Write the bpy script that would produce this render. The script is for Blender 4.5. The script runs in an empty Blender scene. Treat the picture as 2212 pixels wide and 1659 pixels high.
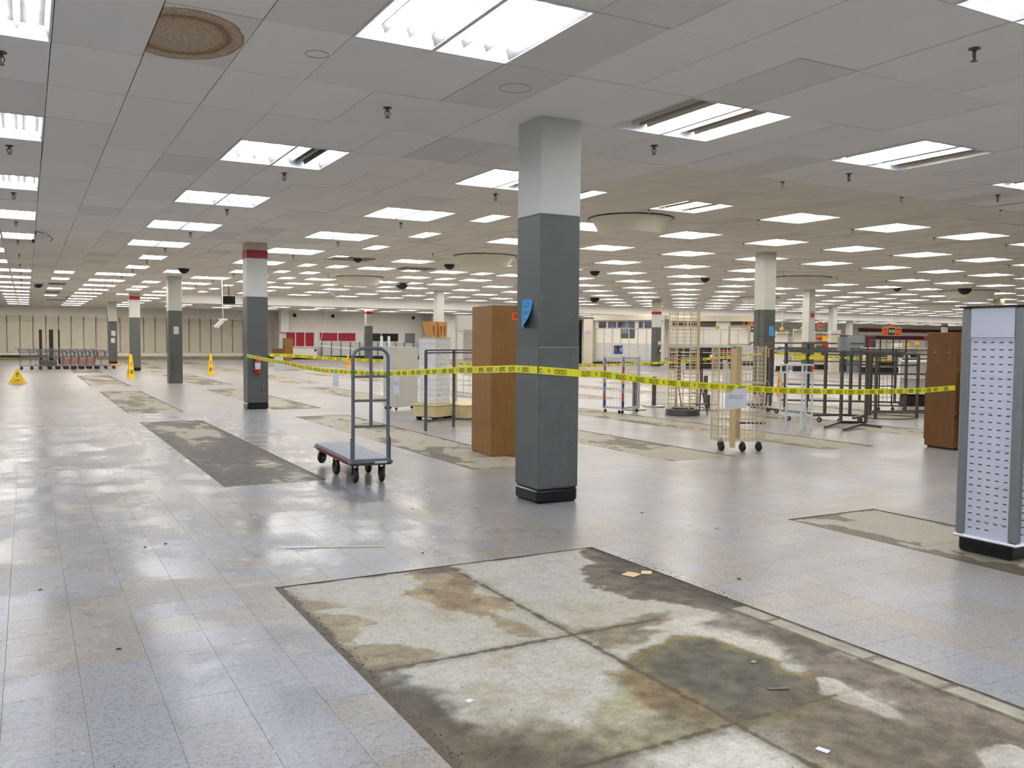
import bpy, bmesh, math, random
import numpy as np
from mathutils import Vector, Matrix
random.seed(7); RNG = np.random.RandomState(11)
C = bpy.context.scene.collection
SC = bpy.context.scene

# ------------------------------------------------------------------ camera
YAW, PIT, ROL = 0.50448, 0.0493, 0.00823
CAM = Vector((-0.7988, -5.9956, 1.563)); FPX = 1898.68
def cam_axes():
    f = Vector((math.sin(YAW), math.cos(YAW), 0)); r = Vector((math.cos(YAW), -math.sin(YAW), 0)); u = Vector((0, 0, 1))
    f2 = f*math.cos(PIT) - u*math.sin(PIT); u2 = u*math.cos(PIT) + f*math.sin(PIT)
    return r*math.cos(ROL) + u2*math.sin(ROL), u2*math.cos(ROL) - r*math.sin(ROL), f2
AR, AU, AF = cam_axes()
cd = bpy.data.cameras.new('camera'); cam = bpy.data.objects.new('camera', cd); C.objects.link(cam)
cam.matrix_world = Matrix(((AR.x, AU.x, -AF.x, CAM.x), (AR.y, AU.y, -AF.y, CAM.y), (AR.z, AU.z, -AF.z, CAM.z), (0, 0, 0, 1)))
cd.sensor_width = 36.0; cd.sensor_fit = 'HORIZONTAL'; cd.lens = FPX*36.0/2212; cd.clip_end = 400; cd.clip_start = 0.05
SC.camera = cam
def inview(p, mg=60):
    d = Vector(p) - CAM; z = d.dot(AF)
    if z < 0.2: return False
    x = 1106 + FPX*d.dot(AR)/z; y = 829.5 - FPX*d.dot(AU)/z
    return -mg < x < 2212+mg and -mg < y < 1659+mg

# ------------------------------------------------------------------ world, exposure
w = bpy.data.worlds.new('world'); SC.world = w; w.use_nodes = True
w.node_tree.nodes['Background'].inputs[0].default_value = (0.5, 0.5, 0.5, 1)
w.node_tree.nodes['Background'].inputs[1].default_value = 0.05
SC.view_settings.view_transform = 'Standard'; SC.view_settings.look = 'None'
SC.view_settings.gamma = 1.0; SC.view_settings.use_curve_mapping = False
SC.view_settings.exposure = 0.35
TUBE_NEAR = 30.0      # brightness of the lamp tubes
TUBE_FAR = 23.0
SC.cycles.use_denoising = True; SC.cycles.use_adaptive_sampling = True; SC.cycles.adaptive_threshold = .02
SC.cycles.max_bounces = 6; SC.cycles.diffuse_bounces = 4; SC.cycles.glossy_bounces = 3; SC.cycles.transmission_bounces = 4
SC.cycles.transparent_max_bounces = 8
SC.cycles.caustics_reflective = False; SC.cycles.caustics_refractive = False
SC.cycles.sample_clamp_indirect = 6.0
SC.cycles.use_light_tree = True

# ------------------------------------------------------------------ materials
def lin(c):
    return tuple(((v/255.0)/12.92 if v/255.0 <= .04045 else ((v/255.0+.055)/1.055)**2.4) for v in c)
def S(r, g, b): return lin((r, g, b)) + (1,)
class NT:
    def __init__(s, name):
        s.m = bpy.data.materials.new(name); s.m.use_nodes = True; s.t = s.m.node_tree
        s.b = s.t.nodes['Principled BSDF']; s.out = s.t.nodes['Material Output']
    def n(s, typ, **k):
        nd = s.t.nodes.new(typ)
        for a, v in k.items():
            if a == 'inp':
                for i, x in v.items(): 
                    if isinstance(x, bpy.types.NodeSocket): s.t.links.new(x, nd.inputs[i])
                    else: nd.inputs[i].default_value = x
            else: setattr(nd, a, v)
        return nd
    def link(s, a, b): s.t.links.new(a, b)
    def math(s, op, a, b=0.0, cl=False):
        nd = s.n('ShaderNodeMath', operation=op, use_clamp=cl)
        for i, x in enumerate((a, b)):
            if isinstance(x, bpy.types.NodeSocket): s.link(x, nd.inputs[i])
            else: nd.inputs[i].default_value = x
        return nd.outputs[0]
    def noise(s, vec, scale, detail=3, rough=.55, out=0, lac=2.0):
        nd = s.n('ShaderNodeTexNoise'); s.link(vec, nd.inputs['Vector']) if vec else None
        nd.inputs['Scale'].default_value = scale; nd.inputs['Detail'].default_value = detail; nd.inputs['Roughness'].default_value = rough
        return nd.outputs[out]
    def ramp(s, fac, stops):
        nd = s.n('ShaderNodeValToRGB'); s.link(fac, nd.inputs[0]); e = nd.color_ramp.elements
        while len(e) < len(stops): e.new(0.5)
        for i, (p, c) in enumerate(stops): e[i].position = p; e[i].color = c if len(c) == 4 else tuple(c)+(1,)
        return nd.outputs[0]
    def mix(s, fac, a, b, blend='MIX'):
        nd = s.n('ShaderNodeMix', data_type='RGBA', blend_type=blend)
        for i, x in ((0, fac), (6, a), (7, b)):
            if isinstance(x, bpy.types.NodeSocket): s.link(x, nd.inputs[i])
            else: nd.inputs[i].default_value = x
        return nd.outputs[2]
    def pos(s): return s.n('ShaderNodeNewGeometry').outputs['Position']
    def obj(s): return s.n('ShaderNodeTexCoord').outputs['Object']
    def base(s, c):
        if isinstance(c, bpy.types.NodeSocket): s.link(c, s.b.inputs['Base Color'])
        else: s.b.inputs['Base Color'].default_value = c
        return s
    def rough(s, r):
        if isinstance(r, bpy.types.NodeSocket): s.link(r, s.b.inputs['Roughness'])
        else: s.b.inputs['Roughness'].default_value = r
        return s
    def bump(s, h, strength=.2, dist=.01):
        nd = s.n('ShaderNodeBump'); nd.inputs['Strength'].default_value = strength; nd.inputs['Distance'].default_value = dist
        s.link(h, nd.inputs['Height']); s.link(nd.outputs[0], s.b.inputs['Normal']); return s

def paint(name, col, rough=.5, metal=0., var=.06, scale=6., coord='pos', spec=None, bump=0., alpha=1.0):
    """a painted / moulded surface: slight tonal mottling and gloss variation"""
    k = NT(name); v = k.pos() if coord == 'pos' else k.obj()
    nz = k.noise(v, scale, 4, .6)
    c1 = tuple(x*(1-var) for x in col[:3])+(1,); c2 = tuple(min(1, x*(1+var)) for x in col[:3])+(1,)
    k.base(k.ramp(nz, [(.3, c1), (.7, c2)]))
    r = k.math('MULTIPLY_ADD', nz, .12); k.t.nodes[-1].inputs[2].default_value = max(0.02, rough-.06); k.rough(r)
    k.b.inputs['Metallic'].default_value = metal
    if spec is not None: k.b.inputs['Specular IOR Level'].default_value = spec
    if bump: k.bump(k.noise(v, scale*8, 3), bump, .004)
    if alpha < 1: k.b.inputs['Alpha'].default_value = alpha
    return k.m

M = {}
def emitter(name, col, st):
    k = NT(name); e = k.n('ShaderNodeEmission'); e.inputs[0].default_value = col+(1,); e.inputs[1].default_value = st
    k.link(e.outputs[0], k.out.inputs[0]); return k.m
M['tube_near'] = emitter('lamp_tube_cool', (.90, .94, 1.0), TUBE_NEAR)
M['tube_far'] = emitter('lamp_tube_warm', (1.0, .945, .865), TUBE_FAR)
M['tube_dead'] = paint('lamp_tube_unlit', S(150, 145, 135), .3)
M['white_metal'] = paint('white_enamel', S(228, 230, 234), .35, var=.05, scale=9)
M['reflector'] = paint('reflector_enamel', S(140, 132, 122), .4, var=.22, scale=5)
M['reflector_dirty_dimmed'] = paint('dusty_dimmed_reflector', S(84, 80, 78), .5, var=.35, scale=6)  # dirty enamel, colour darkened further to hold back glare from the tubes
M['reflector_bare'] = paint('bare_reflector', S(212, 202, 186), .45, var=.14, scale=4)
M['chrome'] = paint('chrome', S(190, 190, 190), .15, 1.0)
M['alu'] = paint('aluminium', S(150, 152, 154), .35, .9, var=.1)
M['black'] = paint('black_rubber', S(22, 23, 25), .5, var=.2)
M['blackgloss'] = paint('black_gloss', S(14, 14, 16), .2)
M['darkvoid'] = paint('dark_void', S(30, 30, 30), .9)
M['green'] = paint('green_plastic', S(110, 190, 50), .5)
M['dkgreen'] = paint('dark_green_print', S(50, 96, 44), .5)
M['plenum'] = paint('plenum_dark', S(60, 55, 50), .95)

# --- floor tile
def floor_tile_mat():
    k = NT('vinyl_floor_tile'); P = k.pos()
    cell = k.n('ShaderNodeVectorMath', operation='MULTIPLY_ADD', inp={0: P, 1: (1/.3048, 1/.3048, 0), 2: (0, -.28, 0)}).outputs[0]
    fl = k.n('ShaderNodeVectorMath', operation='FLOOR', inp={0: cell}).outputs[0]
    wn = k.n('ShaderNodeTexWhiteNoise', noise_dimensions='3D', inp={'Vector': fl}).outputs[0]
    tp = k.n('ShaderNodeVectorMath', operation='MULTIPLY', inp={0: fl, 1: (.3048, .3048, 0)}).outputs[0]
    big = k.noise(tp, .55, 3, .6)                                   # broad worn zones, tile by tile
    sel = k.math('MULTIPLY_ADD', wn, .22); k.t.nodes[-1].inputs[2].default_value = -.11
    sel = k.math('ADD', sel, big)
    col = k.ramp(sel, [(.36, S(147, 148, 153)), (.52, S(150, 150, 152)), (.60, S(149, 144, 138)), (.74, S(146, 140, 131))])
    # replaced tiles in a beige shade
    sq = k.n('ShaderNodeSeparateXYZ', inp={0: P}); bm = None
    for (x0, x1, y0, y1) in ((3.353, 3.658, -3.268, -2.049), (3.048, 3.353, -2.353, -2.049), (3.658, 4.267, -3.268, -2.963), (3.353, 3.658, -.83, -.525), (3.353, 3.658, -1.744, -1.439), (-.914, -.305, -1.439, -.83), (-.305, .54, -1.134, -.83), (-.305, .305, -.22, .085), (4.57, 4.88, .085, .39), (2.134, 2.438, .99, 1.30)):
        a1 = k.math('LESS_THAN', k.math('ABSOLUTE', k.math('SUBTRACT', sq.outputs[0], (x0+x1)/2)), (x1-x0)/2); a2 = k.math('LESS_THAN', k.math('ABSOLUTE', k.math('SUBTRACT', sq.outputs[1], (y0+y1)/2)), (y1-y0)/2)
        a3 = k.math('MULTIPLY', a1, a2); bm = a3 if bm is None else k.math('MAXIMUM', bm, a3)
    col = k.mix(k.math('MULTIPLY', bm, .85), col, S(152, 145, 137))
    # per tile tone
    col = k.mix(1.0, col, k.ramp(wn, [(0, (.965, .965, .965)), (1, (1, 1, 1))]), 'MULTIPLY')
    # fine chips in the vinyl
    vn = k.n('ShaderNodeTexVoronoi', feature='F1', inp={'Vector': P, 'Scale': 110.}); chip = k.n('ShaderNodeSeparateColor', inp={0: vn.outputs['Color']}).outputs[0]
    col = k.mix(1.0, col, k.ramp(chip, [(0, (.66, .66, .67)), (.14, (.80, .80, .80)), (.3, (1, 1, 1)), (1, (1.0, 1.0, 1.0))]), 'MULTIPLY')
    fine = k.noise(P, 40, 3, .7)
    col = k.mix(1.0, col, k.ramp(fine, [(.3, (.88, .88, .89)), (.6, (1, 1, 1))]), 'MULTIPLY')
    # small dark specks of grit, denser near the front
    v2 = k.n('ShaderNodeTexVoronoi', feature='F1', inp={'Vector': P, 'Scale': 26.})
    dens = k.ramp(k.noise(P, .8, 2), [(.45, (0, 0, 0)), (.62, (1, 1, 1))])
    spk = k.math('LESS_THAN', v2.outputs['Distance'], .11)
    v2c = k.n('ShaderNodeSeparateColor', inp={0: v2.outputs['Color']}).outputs[0]
    spk = k.math('MULTIPLY', spk, k.math('LESS_THAN', v2c, k.math('MULTIPLY', dens, .35)))
    col = k.mix(k.math('MULTIPLY', spk, .7), col, S(80, 78, 74))
    # smears and scuffs, long faint strokes
    st = k.n('ShaderNodeMapping', inp={'Vector': P, 'Rotation': (0, 0, .35), 'Scale': (1.2, 9.0, 1)}).outputs[0]
    sm = k.noise(st, 1.6, 5, .65)
    col = k.mix(1.0, col, k.ramp(sm, [(.26, (.95, .945, .94)), (.42, (1, 1, 1))]), 'MULTIPLY')
    # two worn patches where residue stayed by the bare panel
    for (cx, cy, rx, ry, th) in ((.66, .18, .36, .20, .42), (.45, -.35, .3, .05, .4)):
        dx = k.n('ShaderNodeVectorMath', operation='SUBTRACT', inp={0: P, 1: (cx, cy, 0)}).outputs[0]
        dx = k.n('ShaderNodeVectorMath', operation='MULTIPLY', inp={0: dx, 1: (1/rx, 1/ry, 0)}).outputs[0]
        ln = k.n('ShaderNodeVectorMath', operation='LENGTH', inp={0: dx}).outputs[1]
        e = k.math('ADD', ln, k.math('MULTIPLY', k.math('SUBTRACT', k.noise(P, 5, 5, .6), .5), 2.4))
        fac = k.ramp(e, [(.72, (1, 1, 1)), (.84, (0, 0, 0))])
        tex = k.ramp(k.noise(P, 9, 4, .7), [(.3, S(128, 116, 106)), (.6, S(176, 168, 160))])
        col = k.mix(k.math('MULTIPLY', fac, .75), col, tex)
    k.base(col)
    rb = k.noise(P, 1.1, 5, .65)
    sx = k.n('ShaderNodeSeparateXYZ', inp={0: P})
    wax = k.math('MULTIPLY', k.math('SUBTRACT', 3.4, sx.outputs[0]), .8, True)          # the aisle keeps more of its wax
    wax = k.math('MULTIPLY', wax, k.math('MULTIPLY', k.math('SUBTRACT', 16.0, sx.outputs[1]), .09, True))
    wax = k.math('MULTIPLY', wax, k.ramp(rb, [(.42, (1,)*3), (.56, (0,)*3)]))
    r = k.ramp(rb, [(.3, (.27,)*3), (.8, (.40,)*3)])
    r = k.math('SUBTRACT', r, k.math('MULTIPLY', wax, .13))
    r = k.math('ADD', r, k.math('MULTIPLY', spk, .2)); k.rough(r)
    k.b.inputs['Specular IOR Level'].default_value = .25
    bh = k.math('ADD', k.noise(P, 2.6, 2, .5), k.math('MULTIPLY', k.noise(P, 14, 2), .10))
    bh = k.math('MULTIPLY', bh, k.math('ADD', k.math('MULTIPLY', wax, .6), .12))
    k.bump(bh, .10, .02)
    return k.m
M['floor'] = floor_tile_mat()

def patch_mat():
    k = NT('bare_floor_residue'); P = k.pos()
    at = k.n('ShaderNodeAttribute', attribute_name='Stain').outputs['Color']
    fine = k.noise(P, 60, 4, .75); mid = k.noise(P, 9, 4, .65)
    c = k.mix(1.0, at, k.ramp(fine, [(.28, (.72, .71, .70)), (.55, (1, 1, 1)), (.8, (1.1, 1.1, 1.08))]), 'MULTIPLY')
    c = k.mix(1.0, c, k.ramp(mid, [(.25, (.76, .74, .71)), (.52, (1, 1, 1)), (.8, (1.08, 1.07, 1.05))]), 'MULTIPLY')
    v2 = k.n('ShaderNodeTexVoronoi', feature='F1', inp={'Vector': P, 'Scale': 70.})
    vc = k.n('ShaderNodeSeparateColor', inp={0: v2.outputs['Color']}).outputs[0]
    spk = k.math('MULTIPLY', k.math('LESS_THAN', v2.outputs['Distance'], .3), k.math('LESS_THAN', vc, .10))
    c = k.mix(k.math('MULTIPLY', spk, .6), c, S(60, 54, 46)); k.base(c)
    k.rough(k.ramp(mid, [(.3, (.42,)*3), (.7, (.65,)*3)])); k.b.inputs['Specular IOR Level'].default_value = .25; k.bump(k.math('ADD', fine, mid), .25, .004)
    return k.m
M['patch'] = patch_mat()
M['tile_edge'] = paint('tile_edge', S(70, 62, 54), .8, var=.3, scale=20)

def ceil_mat(name, cold):
    k = NT(name); P = k.pos()
    cell = k.n('ShaderNodeVectorMath', operation='MULTIPLY', inp={0: P, 1: (1/.6096, 1/1.2192, 0)}).outputs[0]
    fl = k.n('ShaderNodeVectorMath', operation='FLOOR', inp={0: cell}).outputs[0]
    wn = k.n('ShaderNodeTexWhiteNoise', noise_dimensions='3D', inp={'Vector': fl}).outputs[0]
    base = S(250, 247, 243) if cold else S(240, 236, 228)
    dk = tuple(x*.86 for x in base[:3]); lt = tuple(min(1, x*1.04) for x in base[:3])
    col = k.ramp(wn, [(0, dk), (.12, tuple(x*.97 for x in base[:3])), (1, lt)])
    # warmer light of the far lamps tinted into the tile colour with distance
    sx = k.n('ShaderNodeSeparateXYZ', inp={0: P}); y = sx.outputs[1]
    if cold:
        far = k.math('MULTIPLY', y, 1/16., True)
        col = k.mix(far, col, k.mix(1.0, col, (.985, .965, .93, 1), 'MULTIPLY'))
    fine = k.noise(P, 160, 2, .8)
    col = k.mix(1.0, col, k.ramp(fine, [(.3, (.93, .93, .93)), (.6, (1, 1, 1))]), 'MULTIPLY')
    k.base(col); k.rough(.9); k.b.inputs['Specular IOR Level'].default_value = .2
    return k.m
M['ceil'] = ceil_mat('ceiling_tile_low', True); M['ceil2'] = ceil_mat('ceiling_tile_raised', False)
def stained_tile():
    k = NT('water_stained_ceiling_tile'); P = k.pos()
    def ell(cx, cy, rx, ry, nzs, nza):
        dx = k.n('ShaderNodeVectorMath', operation='SUBTRACT', inp={0: P, 1: (cx, cy, 0)}).outputs[0]
        dx = k.n('ShaderNodeVectorMath', operation='MULTIPLY', inp={0: dx, 1: (1/rx, 1/ry, 0)}).outputs[0]
        ln = k.n('ShaderNodeVectorMath', operation='LENGTH', inp={0: dx}).outputs[1]
        return k.math('ADD', ln, k.math('MULTIPLY', k.math('SUBTRACT', k.noise(P, nzs, 4), .5), nza))
    e = ell(.19, .60, .41, .56, 4, .10)
    fine = k.noise(P, 90, 3, .8)
    ring = k.ramp(e, [(.0, S(206, 190, 168)), (.6, S(200, 180, 150)), (.76, S(152, 120, 78)), (.80, S(196, 176, 148)), (.93, S(206, 190, 166)), (.985, S(166, 136, 96)), (1.0, S(236, 231, 226))])
    spk = k.ramp(fine, [(.42, (.55, .5, .45)), (.5, (1, 1, 1))])
    inner = k.mix(1.0, ring, spk, 'MULTIPLY')
    col = k.mix(k.math('LESS_THAN', e, .97), ring, inner)
    k.base(col); k.rough(.9); return k.m
M['stain_tile'] = stained_tile()

M['col_white'] = paint('column_white_paint', S(196, 198, 192), .45, var=.03, scale=3)
M['col_grey'] = paint('column_grey_paint', S(84, 89, 87), .38, var=.07, scale=4, bump=.06)
M['col_grey2'] = paint('column_grey_sleeve', S(94, 98, 98), .38, var=.10, scale=5, bump=.06)
M['col_red'] = paint('column_red_band', S(150, 22, 46), .45)
M['wall_white'] = paint('white_wall', S(236, 233, 226), .6, var=.03, scale=1)
M['wall_cream'] = paint('cream_wall_panel', S(214, 208, 190), .6, var=.05, scale=1.2)
M['wall_beige'] = paint('beige_wall', S(192, 182, 158), .6, var=.04, scale=1)
M['seam'] = paint('dark_seam', S(88, 82, 70), .7)
M['stain_strip'] = paint('ochre_wall_stain', S(176, 152, 96), .8, var=.25, scale=3)
M['redglass'] = paint('red_window_film', S(168, 20, 44), .35, var=.12, scale=1.5)
M['darkglass'] = paint('dark_window', S(34, 38, 38), .15, var=.4, scale=1.5)
M['greydoor'] = paint('grey_door', S(124, 130, 140), .5)
M['panelgrey'] = paint('pale_grey_panel', S(204, 207, 208), .45)
M['soffit'] = paint('soffit_white', S(242, 241, 238), .6, var=.02, scale=.5)
M['duct'] = paint('diffuser_paint', S(234, 229, 216), .45, var=.03)
M['tape'] = paint('yellow_tape', S(232, 226, 52), .3, var=.05, scale=14)
M['ink'] = paint('black_ink', S(40, 38, 20), .5)
M['paper'] = paint('white_paper', S(206, 208, 216), .8, var=.02)
M['pencil'] = paint('grey_marker', S(138, 140, 150), .7)
M['bluepaper'] = paint('blue_paper', S(66, 150, 206), .75, var=.03)
M['bluepen'] = paint('blue_paper_print', S(34, 74, 110), .7)
M['orange'] = paint('orange_sticker', S(255, 140, 50), .6)
M['redst'] = paint('red_sticker', S(235, 40, 20), .6)
M['brown'] = None
def wood(name, a, b, sc=1.0, axis=(9, 9, .6), rough=.45):
    k = NT(name); o = k.obj()
    mp = k.n('ShaderNodeMapping', inp={'Vector': o, 'Scale': axis}).outputs[0]
    nz = k.noise(mp, 6*sc, 5, .65); fine = k.noise(mp, 40*sc, 2, .6)
    c = k.ramp(nz, [(.3, a), (.7, b)]); c = k.mix(1.0, c, k.ramp(fine, [(.3, (.84,)*3), (.65, (1.02,)*3)]), 'MULTIPLY')
    k.base(c); k.rough(rough); return k.m
M['brown'] = wood('brown_laminate', S(134, 92, 38), S(150, 106, 48), .6, (7, 7, .5), .5)
M['walnut'] = wood('walnut_laminate', S(96, 60, 22), S(122, 80, 34), .8, (10, 10, .5), .4)
M['ply'] = wood('birch_ply', S(206, 186, 136), S(222, 204, 158), .7, (3, 3, 1), .5)
M['card'] = paint('cardboard', S(196, 146, 84), .8, var=.08)
M['carddk'] = paint('dark_cardboard', S(148, 100, 50), .8, var=.08)
M['rackgrey'] = paint('steel_rack_paint', S(92, 92, 92), .35, .45, var=.18, scale=7)
M['rackbrown'] = paint('worn_steel', S(96, 86, 76), .45, .3, var=.2, scale=7)
M['tanwire'] = paint('tan_wire', S(206, 192, 160), .4, var=.04)
M['tanpost'] = paint('tan_post', S(206, 180, 132), .45, var=.05)
M['whitewire'] = paint('white_wire', S(222, 226, 232), .4)
M['blackwire'] = paint('black_wire', S(20, 20, 22), .4)
M['cartgrey'] = paint('cart_steel', S(112, 116, 124), .35, .35, var=.12, scale=9)
M['deckgrey'] = paint('worn_deck', S(126, 132, 144), .5, var=.22, scale=11)
M['deckedge'] = paint('deck_bumper', S(84, 90, 92), .6, var=.35, scale=18)
M['deckred'] = paint('deck_red', S(118, 40, 38), .6, var=.35, scale=14)
M['peg'] = paint('pegboard_white', S(198, 198, 190), .5, var=.02)
M['slot'] = paint('slot_dark', S(24, 26, 36), .6)
M['slatwhite'] = paint('display_white', S(190, 192, 207), .35, var=.02)
M['postgrey'] = paint('display_corner_grey', S(118, 122, 124), .35, .2, var=.05)
M['cone'] = paint('cone_yellow', S(246, 206, 20), .4)
M['cone2'] = paint('cone_amber', S(246, 176, 20), .4)
M['redmark'] = paint('red_print', S(196, 50, 24), .6)
M['extred'] = paint('extinguisher_red', S(180, 20, 24), .3)
M['signred'] = paint('sign_red', S(178, 30, 26), .5)
M['signyel'] = paint('sign_yellow', S(206, 170, 56), .5)
M['maroon'] = paint('maroon_band', S(104, 14, 30), .5)
M['blueprint'] = paint('blue_print', S(50, 110, 176), .5, var=.5, scale=9)
M['navy'] = paint('navy_print', S(40, 44, 140), .5, var=.2)
M['photo'] = paint('photo_print', S(96, 96, 120), .5, var=.9, scale=2.2)
M['lilac'] = paint('lilac_print', S(150, 140, 196), .5)
M['pinkcr'] = paint('faded_pink_crate', S(150, 108, 108), .6)
def clear(name, tint=(.9, .92, .95), a=.25, rough=.1):
    k = NT(name); k.base(tint+(1,)); k.rough(rough); k.b.inputs['Alpha'].default_value = a; return k.m
M['acrylic'] = clear('frosted_acrylic', (.86, .86, .88), .72, .25)
M['glass'] = clear('clear_acrylic', (.36, .41, .43), .5, .1)

# ------------------------------------------------------------------ mesh building
class MB:
    def __init__(s): s.v = []; s.f = []; s.mi = []
    def add(s, vs, fs, mi=0):
        o = len(s.v); s.v += [tuple(x) for x in vs]; s.f += [tuple(i+o for i in f) for f in fs]; s.mi += [mi]*len(fs); return s
    def quad(s, a, b, c, d, mi=0): return s.add([a, b, c, d], [(0, 1, 2, 3)], mi)
    def box(s, x0, x1, y0, y1, z0, z1, mi=0, mtx=None, bev=0):
        if bev:
            b = bev; vs = []; 
            for z, k in ((z0, b), (z0+b, 0), (z1-b, 0), (z1, b)):
                for (x, y) in ((x0+b, y0+k), (x1-b, y0+k), (x1-k, y0+b), (x1-k, y1-b), (x1-b, y1-k), (x0+b, y1-k), (x0+k, y1-b), (x0+k, y0+b)):
                    vs.append(Vector((x, y, z)))
            fs = [tuple(range(7, -1, -1)), tuple(range(24, 32))]
            for l in range(3):
                for i in range(8): j = (i+1) % 8; fs.append((l*8+i, l*8+j, l*8+8+j, l*8+8+i))
        else:
            vs = [Vector((x, y, z)) for z in (z0, z1) for (x, y) in ((x0, y0), (x1, y0), (x1, y1), (x0, y1))]
            fs = [(3, 2, 1, 0), (4, 5, 6, 7), (0, 1, 5, 4), (1, 2, 6, 5), (2, 3, 7, 6), (3, 0, 4, 7)]
        if mtx is not None: vs = [mtx @ v for v in vs]
        return s.add(vs, fs, mi)
    def bar(s, a, b, r, n=4, mi=0, r2=None, rot=math.pi/4, cap=True):
        """a tube or square bar from a to b; r half-size"""
        a, b = Vector(a), Vector(b); d = (b-a); L = d.length
        if L < 1e-6: return s
        d /= L; up = Vector((0, 0, 1)) if abs(d.z) < .9 else Vector((0, 1, 0)); x = d.cross(up).normalized(); y = x.cross(d).normalized()
        if abs(d.z) >= .9: x, y = Vector((1, 0, 0)), Vector((0, 1, 0))
        r2 = r if r2 is None else r2; k = math.sqrt(2) if n == 4 else 1.0
        vs = []
        for p, rr in ((a, r), (b, r2)):
            for i in range(n):
                t = rot + 2*math.pi*i/n; vs.append(p + x*math.cos(t)*rr*k + y*math.sin(t)*rr*k)
        fs = [(i, (i+1) % n, n+(i+1) % n, n+i) for i in range(n)]
        if cap: fs += [tuple(range(n-1, -1, -1)), tuple(range(n, 2*n))]
        return s.add(vs, fs, mi)
    def path(s, pts, r, n=6, mi=0):
        for a, b in zip(pts, pts[1:]): s.bar(a, b, r, n, mi)
        return s
    def lathe(s, prof, n=16, mi=0, c=(0, 0, 0), sx=1, sy=1):
        vs = []; fs = []
        for (r, z) in prof:
            for i in range(n): t = 2*math.pi*i/n; vs.append((c[0]+r*math.cos(t)*sx, c[1]+r*math.sin(t)*sy, c[2]+z))
        for l in range(len(prof)-1):
            for i in range(n): j = (i+1) % n; fs.append((l*n+i, l*n+j, l*n+n+j, l*n+n+i))
        if prof[0][0] > 1e-6: fs.append(tuple(range(n-1, -1, -1)))
        if prof[-1][0] > 1e-6: fs.append(tuple(range((len(prof)-1)*n, len(prof)*n)))
        return s.add(vs, fs, mi)
    def wheel(s, c, axis, r, w, n=14, mi=0):
        a = Vector(axis).normalized(); c = Vector(c)
        s.bar(c-a*w/2, c-a*w/4, r*.86, n, mi, r); s.bar(c-a*w/4, c+a*w/4, r, n, mi); s.bar(c+a*w/4, c+a*w/2, r, n, mi, r*.86); return s
    def mesh(s, name, mats, smooth=False):
        me = bpy.data.meshes.new(name); me.from_pydata(s.v, [], s.f)
        for m in (mats if isinstance(mats, (list, tuple)) else [mats]): me.materials.append(M[m] if isinstance(m, str) else m)
        me.polygons.foreach_set('material_index', s.mi)
        if smooth: me.polygons.foreach_set('use_smooth', [True]*len(s.f))
        me.update(); return me
    def build(s, name, mats, parent=None, loc=(0, 0, 0), rz=0, smooth=False):
        o = bpy.data.objects.new(name, s.mesh(name, mats, smooth)); C.objects.link(o); o.location = loc; o.rotation_euler = (0, 0, rz)
        if parent: o.parent = parent
        return o
def tag(o, label, cat, group=None, kind=None):
    if label: o['label'] = label
    if cat: o['category'] = cat
    if group: o['group'] = group
    if kind: o['kind'] = kind
    return o
def thing(name, label, cat, loc=(0, 0, 0), rz=0, group=None):
    o = bpy.data.objects.new(name, None); C.objects.link(o); o.location = loc; o.rotation_euler = (0, 0, rz); o.empty_display_size = .2
    return tag(o, label, cat, group)
def struct(o, label=None):
    o['kind'] = 'structure'
    if label: o['label'] = label
    return o
def kids(o): return [c for c in bpy.data.objects if c.parent == o]
def dup(o, loc=None, rz=None, label=None, group=None, parent=None, _k=None):
    if _k is None:
        _k = {}
        for c in bpy.data.objects:
            if c.parent: _k.setdefault(c.parent.name, []).append(c)
    r = o.copy(); C.objects.link(r)
    if loc is not None: r.location = loc
    if rz is not None: r.rotation_euler = (0, 0, rz)
    if label: r['label'] = label
    if group: r['group'] = group
    if parent: r.parent = parent
    for c in _k.get(o.name, []): dup(c, parent=r, _k=_k)
    return r

_TXT = {}
def text_mesh(txt, size=1.0):
    """flat lettering as (verts, faces), centred on the origin"""
    if txt in _TXT: vs, fs = _TXT[txt]
    else:
        cu = bpy.data.curves.new('t', 'FONT'); cu.body = txt; cu.align_x = 'CENTER'; cu.align_y = 'CENTER'; cu.resolution_u = 2; cu.offset = 0.012
        o = bpy.data.objects.new('t', cu); C.objects.link(o); dg = bpy.context.evaluated_depsgraph_get(); me = o.evaluated_get(dg).to_mesh()
        vs = [tuple(v.co) for v in me.vertices]; fs = [tuple(p.vertices) for p in me.polygons]
        o.evaluated_get(dg).to_mesh_clear(); bpy.data.objects.remove(o); bpy.data.curves.remove(cu); _TXT[txt] = (vs, fs)
    return [(x*size, y*size) for x, y, z in vs], fs
def add_text(mb, txt, size, org, ux, uy, mi=0, sx=1.0):
    vs, fs = text_mesh(txt, size); org, ux, uy = Vector(org), Vector(ux), Vector(uy)
    mb.add([org + ux*x*sx + uy*y for x, y in vs], fs, mi); return mb

# ------------------------------------------------------------------ constants of the building
T = .6096; ZL = 3.671; ZH = 4.281
XL, XR, YB, YF = -9.75, 108.0, -13.4, 62.7
RX0, RY0, RY1 = 10*T, 2*2*T, 41*2*T           # raised ceiling: from X, from Y, to Y

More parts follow.
